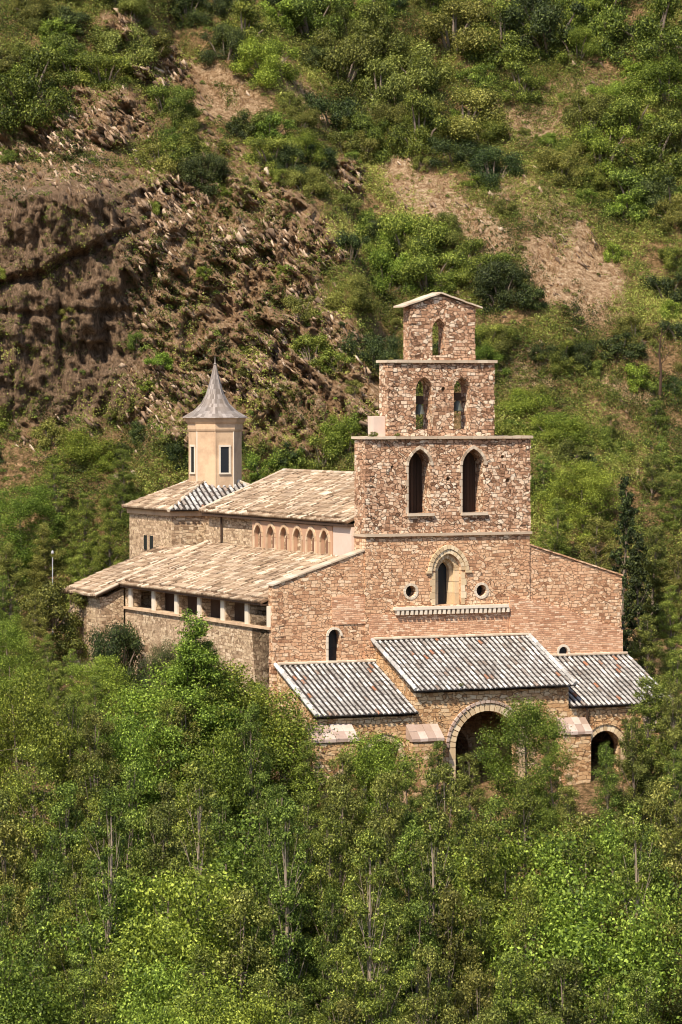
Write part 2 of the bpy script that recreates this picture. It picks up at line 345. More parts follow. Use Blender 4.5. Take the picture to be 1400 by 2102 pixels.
U2, Z2 = np.meshgrid(us, zs_); V2 = hill_v(U2, Z2)
rk, gr, ea, cl = hill_masks(U2, Z2)
P = np.concatenate([np.stack([U1, V1, Z1], -1), np.stack([U2, V2, Z2], -1)]).reshape(-1, 3)
nr, nc = len(vs_)+len(zs_), len(us)
idx = np.arange(nr*nc).reshape(nr, nc)
Fq = np.stack([idx[:-1, :-1], idx[:-1, 1:], idx[1:, 1:], idx[1:, :-1]], -1).reshape(-1, 4)
tme = npmesh('hillside', P, Fq)
z0 = np.zeros(U1.size)
for nm, a in (('rock', np.concatenate([z0, rk.ravel()])), ('earth', np.concatenate([z0, ea.ravel()])), ('cliff', np.concatenate([z0, cl.ravel()]))):
    at_ = tme.attributes.new(nm, 'FLOAT', 'POINT'); at_.data.foreach_set('value', a.astype(np.float32))
m, nt, b = mat('hillside_ground')
v0 = coords(nt); A = {k: N(nt, 'ShaderNodeAttribute', attribute_name=k).outputs['Fac'] for k in ('rock', 'earth', 'cliff')}
tc = N(nt, 'ShaderNodeTexCoord'); mp = N(nt, 'ShaderNodeMapping'); mp.inputs['Rotation'].default_value = (0, R(-50), 0)
nt.links.new(tc.outputs['Object'], mp.inputs[0]); mp0 = mp; mp = N(nt, 'ShaderNodeMapping'); mp.inputs['Scale'].default_value = (.3, .5, 2.0); nt.links.new(mp0.outputs[0], mp.inputs[0])
nf = noise(nt, v0, 4, 6, .85); nb = noise(nt, v0, .6, 5, .65); ns = noise(nt, mp.outputs[0], 2.2, 7, .8); nf2 = noise(nt, v0, 2.1, 5, .7)
grass = ramp(nt, nf, [(.36, (.05, .035, .013)), (.46, (.20, .12, .045)), (.55, (.40, .235, .11)), (.66, (.74, .47, .26))])
soil = ramp(nt, nf, [(.36, (.14, .07, .03)), (.46, (.42, .25, .13)), (.54, (.60, .40, .23)), (.64, (.84, .66, .44))])
rockc = ramp(nt, ns, [(.35, (.035, .022, .013)), (.43, (.20, .115, .06)), (.51, (.40, .24, .13)), (.58, (.62, .41, .245)), (.66, (.88, .70, .52))])
rockc = mixc(nt, mapr(nt, nb, .45, .6, 0, .6), rockc, mixc(nt, .5, rockc, (.40, .23, .10)))
rockc = mixc(nt, mapr(nt, nf2, .54, .64, 0, .5), rockc, (.16, .13, .045))
clc = ramp(nt, noise(nt, coords(nt, (2.2, 2.2, .6)), 2.4, 8, .85), [(.36, (.035, .023, .014)), (.46, (.16, .10, .058)), (.55, (.31, .195, .115)), (.66, (.56, .40, .27))])
c = mixc(nt, A['earth'], grass, soil); c = mixc(nt, A['rock'], c, rockc); c = mixc(nt, A['cliff'], c, clc)
nt.links.new(c, b.inputs['Base Color']); b.inputs['Roughness'].default_value = 1
bp = N(nt, 'ShaderNodeBump'); bp.inputs['Distance'].default_value = .4; bp.inputs['Strength'].default_value = 1
sm = N(nt, 'ShaderNodeMath', operation='ADD'); nt.links.new(nf, sm.inputs[0]); nt.links.new(ns, sm.inputs[1]); nt.links.new(sm.outputs[0], bp.inputs['Height']); nt.links.new(bp.outputs[0], b.inputs['Normal'])
hill = link('hillside', tme, m); tag(hill, kind='structure', label='steep rocky hillside with bare earth and cliff behind the church')

# ------------------------------------------------------------------ church
O = (1.19, 0, 0); TH = R(25)
church = empty('stone_church', O, TH)
tag(church, 'old stone church with stepped bell gable, tiled roofs and arched front porch', 'church')
def cw(x, y, z=0): return Vector((O[0]+x*math.cos(TH)-y*math.sin(TH), x*math.sin(TH)+y*math.cos(TH), z))
def part(mb, name, m, parent=church, **k): return mb.build(name, m, parent, **k)
# central facade below the belfry
cx = 3.8
f = MB(); f.prism([(-.16, -1), (7.8, -1), (7.8, 11.62), (-.16, 11.62)], 'y', 0, 1.1,
    holes=[arch(cx, .62, 8.62, 10.1, pointed=.12), circle(2.0, 9.24, .25), circle(5.42, 9.2, .25), arch(3.7, 1.1, 0, 2.3)])
facade = part(f, 'facade_wall', M['facade'])
win = MB(); ring_arch(win, cx, .42, .62, 10.1, .16, .5, z0=8.62, seg=True, pi_=.12, po=.12)
ring_arch(win, cx, .27, .42, 10.1, .42, .8, z0=8.62, seg=True, pi_=.1, po=.12)
wf = part(win, 'lancet_window', M['dress']); g = MB(); g.prism(arch(cx, .3, 8.6, 10.1, pointed=.1), 'y', .7, .74); part(g, 'pane', M['glass'], wf)
h = MB(); ring_arch(h, cx, .64, .80, 10.1, -.05, .05, seg=True, pi_=.12, po=.14, n=13); ring_arch(h, cx, .82, .98, 10.1, -.10, .05, seg=True, pi_=.14, po=.16, n=15)
h.box(2.72, 2.98, -.1, .04, 10.0, 10.1, .4); h.box(4.62, 4.9, -.1, .04, 10.0, 10.1, .4)
for sgn in (-1, 1):
    for k in range(5):
        a, bb = sorted((cx+sgn*.63, cx+sgn*(.88 if k % 2 else .80))); h.box(a, bb, -.03, .04, 8.62+k*.28, 8.89+k*.28, random.random())
part(h, 'window_surround', M['dress'])
for x, z in ((2.0, 9.24), (5.42, 9.2)):
    o = MB(); n = 16
    for k in range(n):
        a0, a1 = 2*math.pi*k/n, 2*math.pi*(k+1)/n-.03
        o.prism([(x+r_*math.cos(a), z+r_*math.sin(a)) for r_, a in ((.25, a0), (.36, a0), (.36, a1), (.25, a1))], 'y', -.03, .12, tone=random.random())
    oc = part(o, 'round_window', M['trim']); g = MB(); g.prism(circle(x, z, .26), 'y', .45, .5); part(g, 'pane', M['glass'], oc)
# cornice under the belfry, dentil ledge, brick panel
c_ = MB(); c_.box(-.22, 7.86, -.12, 1.12, 11.62, 11.74); part(c_, 'string_course', M['coping'])
l = MB(); l.box(1.15, 6.66, -.22, .03, 8.45, 8.58, .9)
for k in range(25): x = 1.25+k*.222; l.box(x, x+.12, -.20, .03, 8.24, 8.447, random.uniform(.6, 1))
part(l, 'dentil_ledge', M['bright_trim'])
bpn = MB(); bpn.box(.02, 6.74, -.03, .02, 6.9, 8.29); part(bpn, 'brick_panel', M['brick'])
# belfry: three diminishing stages
def belfry_stage(outer, holes, y0, y1): b_ = MB(); b_.prism(outer, 'y', y0, y1, holes=holes); return part(b_, 'belfry_stage', M['belfry'])
def pt_arch(cx, half, z0, zs): return arch(cx, half, z0, zs, n=12, pointed=half*.34)
s1 = belfry_stage([(-.16, 11.74), (7.8, 11.74), (7.8, 15.8), (-.16, 15.8)], [pt_arch(2.42, .54, 12.6, 14.65), pt_arch(5.02, .54, 12.6, 14.65), circle(3.8, 14.07, .1, 8), circle(6.72, 13.98, .11, 8), circle(6.45, 15.0, .09, 8), circle(1.1, 14.6, .07, 8)], 0, 1.1)
s2 = belfry_stage([(.97, 15.92), (6.08, 15.92), (6.08, 19.08), (.97, 19.08)], [pt_arch(2.69, .40, 16.22, 17.95), pt_arch(4.52, .40, 16.22, 17.95), circle(3.62, 17.95, .1, 8)], .12, 1.0)
s3 = belfry_stage([(2.08, 19.2), (5.18, 19.2), (5.18, 21.52), (3.5, 22.0), (2.08, 21.52)], [pt_arch(3.45, .32, 19.4, 20.55)], .2, .9)
for cxx in (2.42, 5.02):
    t = MB(); ring_arch(t, cxx, .54, .66, 14.65, -.05, .1, seg=True, n=10, pi_=.184, po=.21); 
    for k in range(7): t.box(cxx-.54-(.06 if k % 2 else .13), cxx-.54, -.03, .2, 12.6+k*.29, 12.87+k*.29, random.uniform(.5, 1))
    t.box(cxx-.62, cxx+.66, -.14, .25, 12.48, 12.6, .8)
    lp = part(t, 'belfry_opening_trim', M['coping'])
    d = MB()
    for k in range(8): d.box(cxx-.56+k*.14, cxx-.56+k*.14+.125, .86+.01*(k % 2), .9+.01*(k % 2), 12.6, 15.6, random.random())
    part(d, 'wooden_screen', M['wood'])
for cxx in (2.69, 4.52):
    t = MB(); ring_arch(t, cxx, .40, .52, 17.95, .08, .2, seg=True, n=8, pi_=.136, po=.16)
    for k in range(6): t.box(cxx-.40-(.08 if k % 2 else .15), cxx-.40, .09, .3, 16.22+k*.29, 16.49+k*.29, random.uniform(.3, 1))
    part(t, 'belfry_opening_trim', M['belfry'])

for (x0, x1, z0, y0, y1) in ((-.26, 7.9, 15.8, -.14, 1.22), (.87, 6.2, 19.08, 0, 1.12)):
    t = MB(); x = x0
    while x < x1-.05:
        x2 = min(x+random.uniform(.35, .7), x1); t.box(x, x2-.012, y0+random.uniform(-.03, .02), y1, z0, z0+.11+random.uniform(0, .02), random.uniform(.4, 1)); x = x2
    part(t, 'belfry_coping', M['coping'])
t = MB(); 
for (xa, za, xb, zb) in ((1.66, 21.46, 3.5, 22.06), (3.5, 22.06, 5.5, 21.44)):
    n = 7
    for k in range(n):
        a, b2 = k/n, (k+.96)/n; X0, X1 = xa+(xb-xa)*a, xa+(xb-xa)*b2; A0, A1 = [za+(zb-za)*q_+random.uniform(-.012, .012) for q_ in (a, b2)]
        t.prism([(X0, A0), (X1, A1), (X1, A1+.07), (X0, A0+.07)], 'y', .06+random.uniform(-.02, .02), 1.02, tone=random.uniform(.5, 1))
part(t, 'gable_coping', M['coping'])
t = MB(); t.box(.40, .98-.03, .35, .95, 15.915, 16.78, .5); part(t, 'stone_block', M['pale'], jitter=.012)
def quoins(x0, y0, sx, sy, z0, z1, m_, pr=.02):
    q_ = MB(); z = z0; k = 0
    while z < z1-.08:
        h_ = min(random.uniform(.17, .27), z1-z); a, b_ = (.42, .24) if k % 2 else (.24, .42); a *= random.uniform(.8, 1.15); b_ *= random.uniform(.8, 1.15); p_ = random.uniform(.004, pr)
        xs_ = sorted((x0-sx*p_, x0+sx*a)); ys_ = sorted((y0-sy*p_, y0+sy*b_)); q_.box(xs_[0], xs_[1], ys_[0], ys_[1], z+.006, z+h_-.006, random.random()); z += h_; k += 1
    return part(q_, 'corner_stones', m_, jitter=.006)
for (xa, xb, ya, za, zb) in ((-.16, 7.8, 0, 11.76, 15.78), (.97, 6.08, .12, 15.94, 19.06), (2.08, 5.18, .2, 19.22, 21.4)):
    quoins(xa, ya, 1, 1, za, zb, M['belfry'], .04); quoins(xb, ya, -1, 1, za, zb, M['belfry'], .04)
quoins(-4.43, .06, 1, 1, 2, 9.5, M['facade'], .03); quoins(12.42, .06, -1, 1, 7.4, 9.6, M['facade'], .03); quoins(-.16, 0, 1, 1, 6.3, 11.6, M['facade'], .015)
# left aisle front, right aisle front
f = MB(); f.prism([(-4.43, -1), (-.165, -1), (-.165, 11.0), (-4.43, 9.62)], 'y', .06, .6, holes=[arch(-1.61, .28, 6.3, 7.42)])
part(f, 'aisle_front_wall', M['facade'])
t = MB(); t.box(-1.72, -.17, .02, .07, 7.9, 9.1); part(t, 'brick_patch', M['brick'])
lw = MB(); ring_arch(lw, -1.61, .28, .38, 7.42, .0, .2, seg=True, n=8, tone=.9)
for k in range(4): lw.box(-2.0, -1.89, .02, .22, 6.3+k*.28, 6.56+k*.28, .9)
lw = part(lw, 'arched_window', M['trim']); t = MB(); t.prism(arch(-1.61, .3, 6.3, 7.42), 'y', .42, .46); part(t, 'pane', M['glass'], lw)
f = MB(); f.prism([(7.81, -1), (12.42, -1), (12.42, 9.68), (7.81, 11.1)], 'y', .06, .6); part(f, 'aisle_front_wall', M['facade'])
f = MB(); f.prism([(6.78, 5.5), (12.42, 5.5), (12.42, 7.3), (8.2, 8.72), (6.78, 8.9)], 'y', -.10, .05, holes=[arch(9.42, .22, 6.2, 6.42)]); part(f, 'lower_brick_wall', M['brick'])
t = MB(); ring_arch(t, 9.42, .22, .33, 6.42, -.13, 0, seg=True, n=7, tone=.9, z0=6.2); hw = part(t, 'half_round_window', M['trim']); t = MB(); t.prism(arch(9.42, .24, 6.2, 6.42), 'y', .02, .055); part(t, 'pane', M['glass'], hw)
for (xa, za, xb, zb) in ((-4.5, 9.62, -.17, 11.02), (12.48, 9.68, 7.82, 11.12)):
    t = MB(); n = 11
    for k in range(n):
        a, b2 = k/n, (k+.97)/n; X0, X1 = xa+(xb-xa)*a, xa+(xb-xa)*b2; A0, A1 = za+(zb-za)*a, za+(zb-za)*b2
        t.prism([(X0, A0), (X1, A1), (X1, A1+.07), (X0, A0+.07)], 'y', .0+random.uniform(-.02, .02), .66, tone=random.uniform(.3, 1))
    part(t, 'gable_coping', M['coping' if xa < 0 else 'facade'])
# nave and right aisle bodies
f = MB(); f.prism([(1.1, -1), (17.2, -1), (17.2, 12.15), (1.1, 12.15)], 'x', -.16, .35); 
for (a, bb) in ((3.0, 11.75),): pass
nave = part(f, 'nave_wall', M['side'])
f = MB(); f.prism([(.36, -1), (7.8, -1), (7.8, 12.2), (3.8, 13.9), (.36, 12.3)], 'y', 16.8, 17.2); f.box(7.4, 7.8, 1.1, 16.8, -1, 12.15); part(f, 'nave_wall', M['side'])
f = MB(); f.prism([(-4.0, -1), (-.165, -1), (-.165, 10.45), (-4.0, 8.95)], 'y', 16.7, 17.15); part(f, 'aisle_end_wall', M['side']); f = MB(); f.box(11.9, 12.42, .6, 17.15, -1, 9.3); f.prism([(7.8, -1), (11.9, -1), (11.9, 9.3), (7.8, 10.4)], 'y', 16.7, 17.15); part(f, 'aisle_wall', M['side'])
# blind arcade on clerestory
n = 6; y0, y1 = 3.0, 11.7; pit = (y1-y0)/n
f = MB(); f.prism([(y0, 10.3), (y1, 10.3), (y1, 11.98), (y0, 11.98)], 'x', -.34, -.17, holes=[arch(y0+pit*(k+.5), .42, 10.6, 11.28, pointed=.1) for k in range(n)])
ar = part(f, 'blind_arcade', M['archred'])
f = MB()
for k in range(n):
    yc = y0+pit*(k+.5); ring_arch(f, yc, .42, .55, 11.28, -.40, -.335, plane='x', seg=True, n=9, z0=10.6, pi_=.1, po=.12)
part(f, 'arch_ring', M['plaster'], ar)
for k in range(n):
    if k != 2: f = MB(); f.prism(arch(y0+pit*(k+.5), .22, 10.7, 11.2), 'x', -.20, -.175); part(f, 'blind_slit', M['wall_in'], ar)
f = MB(); f.box(-.30, -.165, 1.1, 2.98, 10.3, 12.0); part(f, 'plaster_panel', M['pale'])
f = MB(); f.tube([(-.26, 15.5, 10.3), (-.26, 15.5, 12.0)], .05); part(f, 'downpipe', M['wood'])
# aisle left wall with gallery openings
ops = [(15.0, 1.25), (12.15, 1.16), (9.45, 1.13), (6.8, 1.12), (4.12, 1.12), (1.56, 1.04)]
f = MB(); f.prism([(.6, -2), (17.15, -2), (17.15, 8.9), (.6, 8.9)], 'x', -4.43, -4.0, holes=[[(c0-h0, 7.86), (c0+h0, 7.86), (c0+h0, 8.72), (c0-h0, 8.72)] for c0, h0 in ops])
part(f, 'aisle_wall', M['side'])
f = MB(); f.box(-4.55, -4.38, .3, 17.15, 7.74, 7.85, .6); part(f, 'gallery_sill', M['plaster'])
pc = [(ops[k][0]-ops[k][1]+ops[k+1][0]+ops[k+1][1])/2 for k in range(5)]
for y in [.45]+pc+[16.4]: f = MB(); f.box(-4.50, -4.41, y-.19, y+.19, 7.85, 8.74, .9); part(f, 'gallery_post', M['trim'])
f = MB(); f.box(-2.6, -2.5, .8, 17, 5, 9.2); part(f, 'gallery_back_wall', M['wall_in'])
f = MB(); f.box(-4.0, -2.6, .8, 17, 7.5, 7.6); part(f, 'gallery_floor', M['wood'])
# low rear building and crossing
f = MB(); f.prism([(17.3, 3), (21.3, 3), (21.3, 8.3), (17.3, 8.3)], 'x', -5.65, -5.2); f.prism([(-5.2, 3), (-4.45, 3), (-4.45, 8.7), (-5.2, 8.35)], 'y', 17.3, 17.7); f.prism([(-5.2, 3), (-1, 3), (-1, 10.1), (-5.2, 8.35)], 'y', 20.9, 21.3)
part(f, 'vestry_wall', M['side'])
f = MB(); f.prism([(-1+.0, 3), (5.6, 3), (5.6, 12.1), (-1, 12.1)], 'y', 19.8, 20.2); f.prism([(20.2, 3), (25.0, 3), (25.0, 12.1), (20.2, 12.1)], 'x', -1, -.6); f.prism([(20.2, 3), (25.0, 3), (25.0, 12.1), (20.2, 12.1)], 'x', 5.2, 5.6); f.box(-1, 5.6, 25.0, 25.3, 3, 12.1)
f.box(.6, 7.0, 17.2, 19.8, 3, 11.6)
part(f, 'chancel_wall', M['side'])
f = MB(); f.box(-1.1, 5.7, 19.7, 25.4, 11.92, 12.2); part(f, 'chancel_cornice', M['plaster'])
for k in range(2): f = MB(); f.box(-1.05, -.98, 22.2+k*.8, 22.5+k*.8, 10.2, 10.9); part(f, 'narrow_window', M['glass'])

# ------------------------------------------------------------------ tiled roofs
def tiled_roof(name, eL, eR, rR, rL, m_t, m_c, pitch=.245, r=.056, jit=.02, parent=church, thick=.07, low=0.0, drop=0):
    """barrel-tile roof on a planar quad: eaves eL-eR, ridge rL-rR; returns roof part with cover tiles as child mesh"""
    eL, eR, rR, rL = map(Vector, (eL, eR, rR, rL)); nrm = (eR-eL).cross(rL-eL).normalized()
    if nrm.z < 0: nrm = -nrm
    ex = (eR-eL).normalized(); sy = nrm.cross(ex)
    if sy.z < 0: sy = -sy
    loc = lambda p: ((p-eL).dot(ex), (p-eL).dot(sy)); q = [loc(p) for p in (eL, eR, rR, rL)]
    base = MB(); lo = [p - nrm*thick for p in (eL, eR, rR, rL)]; base.add([eL, eR, rR, rL]+lo, [(0, 1, 2, 3), (4, 7, 6, 5), (0, 4, 5, 1), (1, 5, 6, 2), (2, 6, 7, 3), (3, 7, 4, 0)], .4)
    ro = base.build(name, m_c, parent)
    tl = MB(); xs = [p[0] for p in q]; x = min(xs)+pitch*.5; W = max(xs)
    while x < W-pitch*.3:
        ys = []
        for i in range(4):
            a, b_ = q[i], q[(i+1) % 4]
            if (a[0]-x)*(b_[0]-x) < 0: ys.append(a[1]+(b_[1]-a[1])*(x-a[0])/(b_[0]-a[0]))
        if len(ys) >= 2:
            ya, yb = min(ys)-.06, max(ys); y = ya+random.uniform(-.03, .02); L = .40; y -= random.uniform(0, .35) if jit > .03 else 0; y0_ = ya
            cj = random.uniform(-jit, jit)
            while y < yb:
                y2 = min(y+L+.05, yb); y = max(y, y0_); xo = x+cj*.5+random.uniform(-jit, jit)*.5; xo2 = xo+random.uniform(-jit, jit)*.4
                K = 5; vs = []
                for (yy, rr, hh, xx) in ((y, r*1.12, .022, xo), (y2, r*.9, -.004, xo2)):
                    for k in range(K+1):
                        a = math.pi*k/K; vs.append(eL+ex*(xx-rr*math.cos(a))+sy*yy+nrm*(rr*1.25*math.sin(a)+hh+low+.012*math.sin(xx*1.3+yy*.9)+.01*math.sin(xx*3.1-yy*2.3)))
                fs = [(k, k+1, K+2+k, K+1+k) for k in range(K)]; fs.append(tuple(range(K+1)))
                tl.add(vs, fs, min(1, max(0, random.gauss(.55, .24)))); y += L
        x += pitch
    tl.build('cover_tiles', m_t, ro, smooth=False); return ro
def verge(pts, m, name, parent=church, r=.09):
    f = MB()
    for a, b_ in zip(pts[:-1], pts[1:]):
        a, b_ = Vector(a), Vector(b_); n = max(1, int((b_-a).length/.42))
        for k in range(n):
            f.tube([a+(b_-a)*k/n, a+(b_-a)*(k+1.05)/n], [r*1.08, r*.9], n=7, tone=random.uniform(.4, 1))
    return f.build(name, m, parent)
TG, TC = M['tile_grey'], M['tile_cream']; CD, CW_ = M['channel'], M['channel_warm']
tiled_roof('porch_roof', (-4.35, -4.22, 4.42), (.30, -4.22, 4.42), (.30, -.02, 6.24), (-4.35, -.02, 6.24), TG, CD)
tiled_roof('porch_roof', (.12, -4.3, 5.33), (7.75, -4.3, 5.33), (7.75, -.04, 7.16), (.12, -.04, 7.16), TG, CD)
tiled_roof('porch_roof', (7.6, -4.22, 4.40), (12.7, -4.22, 4.40), (12.7, -.12, 6.18), (7.6, -.12, 6.18), TG, CD)
verge([(-4.38, -4.2, 4.47), (-4.38, 0, 6.29)], TG, 'verge_tiles'); verge([(.14, -4.3, 5.4), (.14, -.05, 7.22)], TG, 'verge_tiles'); verge([(7.74, -4.3, 5.4), (7.74, -.05, 7.22)], TG, 'verge_tiles')
verge([(-4.3, -.06, 6.31), (.3, -.06, 6.31)], M['coping'], 'ridge_tiles', r=.07); verge([(.2, -.08, 7.25), (7.7, -.08, 7.25)], M['coping'], 'ridge_tiles', r=.07); verge([(7.8, -.14, 6.27), (12.6, -.14, 6.27)], M['coping'], 'ridge_tiles', r=.07)
NR = tiled_roof('nave_roof', (-.52, 17.5, 12.22), (-.52, 1.12, 12.22), (3.8, 1.12, 14.06), (3.8, 17.5, 14.06), TC, CW_, pitch=.225, r=.062, jit=.04)
tiled_roof('nave_roof', (8.12, 17.5, 12.22), (8.12, 1.12, 12.22), (3.8, 1.12, 14.04), (3.8, 17.5, 14.04), TC, CW_, pitch=.4, r=.12, jit=.05)
verge([(3.8, 1.1, 14.12), (3.8, 17.5, 14.12)], TC, 'ridge_tiles'); verge([(-.52, 17.5, 12.3), (3.8, 17.5, 14.12), (8.1, 17.5, 12.3)], M['coping'], 'verge_tiles', r=.07)
tiled_roof('aisle_roof', (-4.78, 17.35, 8.9), (-4.78, .62, 8.9), (-.17, .62, 10.72), (-.17, 17.35, 10.72), TC, CW_, pitch=.225, r=.062, jit=.04)
verge([(-4.78, 17.35, 8.98), (-.17, 17.35, 10.8)], M['coping'], 'verge_tiles', r=.07)
tiled_roof('aisle_roof', (12.7, 17.35, 9.2), (12.7, .62, 9.2), (7.81, .62, 10.72), (7.81, 17.35, 10.72), TC, CW_, pitch=.4, r=.12, jit=.05)
tiled_roof('vestry_roof', (-6.0, 21.6, 8.36), (-6.0, 17.02, 8.36), (-.6, 17.38, 10.5), (-.6, 21.6, 10.5), TC, CW_, pitch=.27, r=.085, jit=.04)
verge([(-6.0, 17.02, 8.42), (-4.8, 17.1, 8.9)], M['coping'], 'verge_tiles', r=.07)
ap = (2.35, 22.4, 13.9); q = [(-1.3, 19.5, 12.22), (5.95, 19.5, 12.22), (5.95, 25.5, 12.22), (-1.3, 25.5, 12.22)]
tiled_roof('chancel_roof', q[3], q[0], (2.3, 22.4, 13.9), (2.3, 22.6, 13.9), TC, CW_, pitch=.27, r=.085, jit=.03)
tiled_roof('chancel_roof', q[0], q[1], (2.4, 22.4, 13.9), (2.3, 22.4, 13.9), TG, CD, pitch=.29, r=.075, jit=.02)
tiled_roof('chancel_roof', q[2], q[3], (2.3, 22.6, 13.9), (2.4, 22.6, 13.9), TC, CW_, pitch=.35, r=.1, jit=.03)
tiled_roof('chancel_roof', q[1], q[2], (2.4, 22.6, 13.9), (2.4, 22.4, 13.9), TC, CW_, pitch=.35, r=.1, jit=.03)
verge([q[3], (2.3, 22.6, 13.95)], TC, 'hip_tiles'); verge([q[0], (2.3, 22.4, 13.95)], TC, 'hip_tiles'); verge([q[1], (2.4, 22.4, 13.95)], TC, 'hip_tiles')
# eave boards / dark soffits
f = MB(); f.box(-.50, -.17, 1.12, 17.3, 12.02, 12.13); f.box(-4.74, -4.0, .62, 17.2, 8.76, 8.82); part(f, 'eave_soffit', M['wood'])
# ------------------------------------------------------------------ lantern tower
LX, LY = 2.35, 22.4; rot = R(22.5)-TH*0
lt = MB(); lt.lathe([(1.27, 13.0), (1.27, 15.95)], (LX, LY, 0), 8, rot); lantern = part(lt, 'lantern_tower', M['plaster'])
lt = MB(); lt.lathe([(1.30, 15.95), (1.34, 16.05), (1.34, 16.3), (1.42, 16.4), (1.5, 16.58), (1.56, 16.64)], (LX, LY, 0), 8, rot); part(lt, 'cornice', M['plaster'], lantern)
prof = [(1.60, 16.6), (1.55, 16.67), (1.06, 16.95), (.70, 17.3), (.46, 17.75), (.30, 18.25), (.18, 18.7), (.08, 19.15), (.05, 19.2)]
lt = MB(); 
prof = [q_ for a, b_ in zip(prof[:-1], prof[1:]) for q_ in (a, ((a[0]+b_[0])/2, (a[1]+b_[1])/2))]+[prof[-1]]
for (a, b_) in zip(prof[:-1], prof[1:]):
    for k in range(8):
        a0, a1 = rot+k*math.pi/4, rot+(k+1)*math.pi/4
        n = 6
        for j in range(n):
            t0, t1 = j/n, (j+1)/n
            P_ = lambda r_, z_, t_: Vector((LX, LY, z_)) + (Vector((math.cos(a0), math.sin(a0), 0))*(1-t_)+Vector((math.cos(a1), math.sin(a1), 0))*t_)*r_
            lt.add([P_(a[0], a[1], t0), P_(a[0], a[1], t1), P_(b_[0], b_[1], t1), P_(b_[0], b_[1], t0)], [(0, 1, 2, 3)], random.random())
part(lt, 'bell_shaped_roof', M['slate'], lantern)
lt = MB(); lt.lathe([(.05, 19.15), (.09, 19.22), (.03, 19.3), (.012, 19.6)], (LX, LY, 0), 8); part(lt, 'finial', M['slate'], lantern)
for k in range(8):
    a = rot+math.pi/8+k*math.pi/4; 
    if k % 2 == 0 and False: continue
    ap_ = 1.27*math.cos(math.pi/8); nx, ny = math.cos(a), math.sin(a); tx, ty = -ny, nx
    def bx(mb, s0, s1, d0, d1, z0, z1, tone=.5):
        vs = [(LX+nx*d+tx*s_, LY+ny*d+ty*s_, z) for z in (z0, z1) for d in (d0, d1) for s_ in (s0, s1)]
        mb.add(vs, [(0, 2, 3, 1), (4, 5, 7, 6), (0, 1, 5, 4), (2, 6, 7, 3), (0, 4, 6, 2), (1, 3, 7, 5)], tone)
    if k % 2 == 0:
        pass
    lt = MB(); w_ = .22
    if k % 2 == LANT if 'LANT' in globals() else k % 2 == 1:
        bx(lt, -w_-.09, -w_, ap_-.02, ap_+.04, 13.95, 15.2, 1); bx(lt, w_, w_+.09, ap_-.02, ap_+.04, 13.95, 15.2, 1); bx(lt, -w_-.09, w_+.09, ap_-.02, ap_+.05, 15.2, 15.3, 1); bx(lt, -w_-.09, w_+.09, ap_-.02, ap_+.06, 13.87, 13.95, 1)
        wv = part(lt, 'window_frame', M['trim'], lantern)
        lt = MB(); bx(lt, -w_, w_, ap_-.02, ap_+.008, 13.95, 15.2); 
        gl = part(lt, 'pane', M['glass'], lantern)
for k in range(8):   # pale corner quoins
    a = rot+k*math.pi/4; lt = MB(); lt.tube([(LX+1.25*math.cos(a), LY+1.25*math.sin(a), 13.0), (LX+1.25*math.cos(a), LY+1.25*math.sin(a), 15.95)], .045, 6)
    part(lt, 'corner_quoin', M['plaster' if k % 2 else 'trim'], lantern)

# ------------------------------------------------------------------ porch
out = [(-4.3, -1), (12.6, -1), (12.6, 4.28), (7.55, 4.28), (7.55, 5.2), (.3, 5.2), (.3, 4.28), (-4.3, 4.28)]
f = MB(); f.prism(out, 'y', -4.0, -3.4, holes=[arch(3.62, 1.5, 0, 2.85), arch(9.33, .78, 0, 2.5), arch(-1.25, .78, 0, 2.5)])
part(f, 'porch_wall', M['porch'])
t = MB(); ring_arch(t, 3.62, 1.5, 1.80, 2.85, -4.05, -3.8, seg=True, n=21, z0=0); part(t, 'arch_ring', M['dress'])
t = MB(); ring_arch(t, 3.62, 1.84, 1.95, 2.85, -4.10, -3.9, seg=True, n=25); part(t, 'arch_hood', M['slab'])
for c0 in (9.33, -1.25):
    t = MB(); ring_arch(t, c0, .78, 1.04, 2.5, -4.05, -3.8, seg=True, n=15, z0=0); part(t, 'arch_ring', M['dress'])
    t = MB(); ring_arch(t, c0, 1.06, 1.13, 2.5, -4.1, -3.9, seg=True, n=15); part(t, 'arch_hood', M['porch'])
for (ps, x0, x1) in (([(-3.4, -1), (0, -1), (0, 6.1), (-3.4, 4.55)], -4.3, -3.9), ([(-3.4, -1), (-.04, -1), (-.04, 7.03), (-3.4, 5.6)], .3, .7), ([(-3.4, -1), (-.14, -1), (-.14, 7.03), (-3.4, 5.6)], 7.15, 7.55), ([(-3.4, -1), (0, -1), (0, 6.0), (-3.4, 4.55)], 12.2, 12.6)):
    f = MB(); f.prism(ps, 'x', x0, x1); part(f, 'porch_side_wall', M['porch'])
for (x0, x1, zt, pr) in ((-4.75, -2.75, 3.45, .75), (-.15, 1.25, 3.3, .6), (7.0, 8.32, 3.3, .6), (11.3, 12.7, 3.3, .6)):
    f = MB(); f.box(x0, x1, -4-pr, -4.003, -1, zt-.06); bt = part(f, 'buttress', M['porch'])
    f = MB(); nx_ = 4; wx_ = (x1-x0+.1)/nx_
    for k in range(nx_):
        for j in range(2):
            t0, t1 = j/2, (j+.97)/2; ya, yb = -4.06-pr+(pr+.056)*t0, -4.06-pr+(pr+.056)*t1; za, zb = zt+.06+.56*t0, zt+.06+.56*t1; dz = random.uniform(-.015, .02)
            f.prism([(ya, zt-.06 if j == 0 else zt), (yb, zt-.06 if j == 0 else zt), (yb, zb+dz), (ya, za+dz)], 'x', x0-.05+k*wx_, x0-.05+(k+.97)*wx_, tone=random.random())
    part(f, 'sloping_cap', M['slab'], bt)
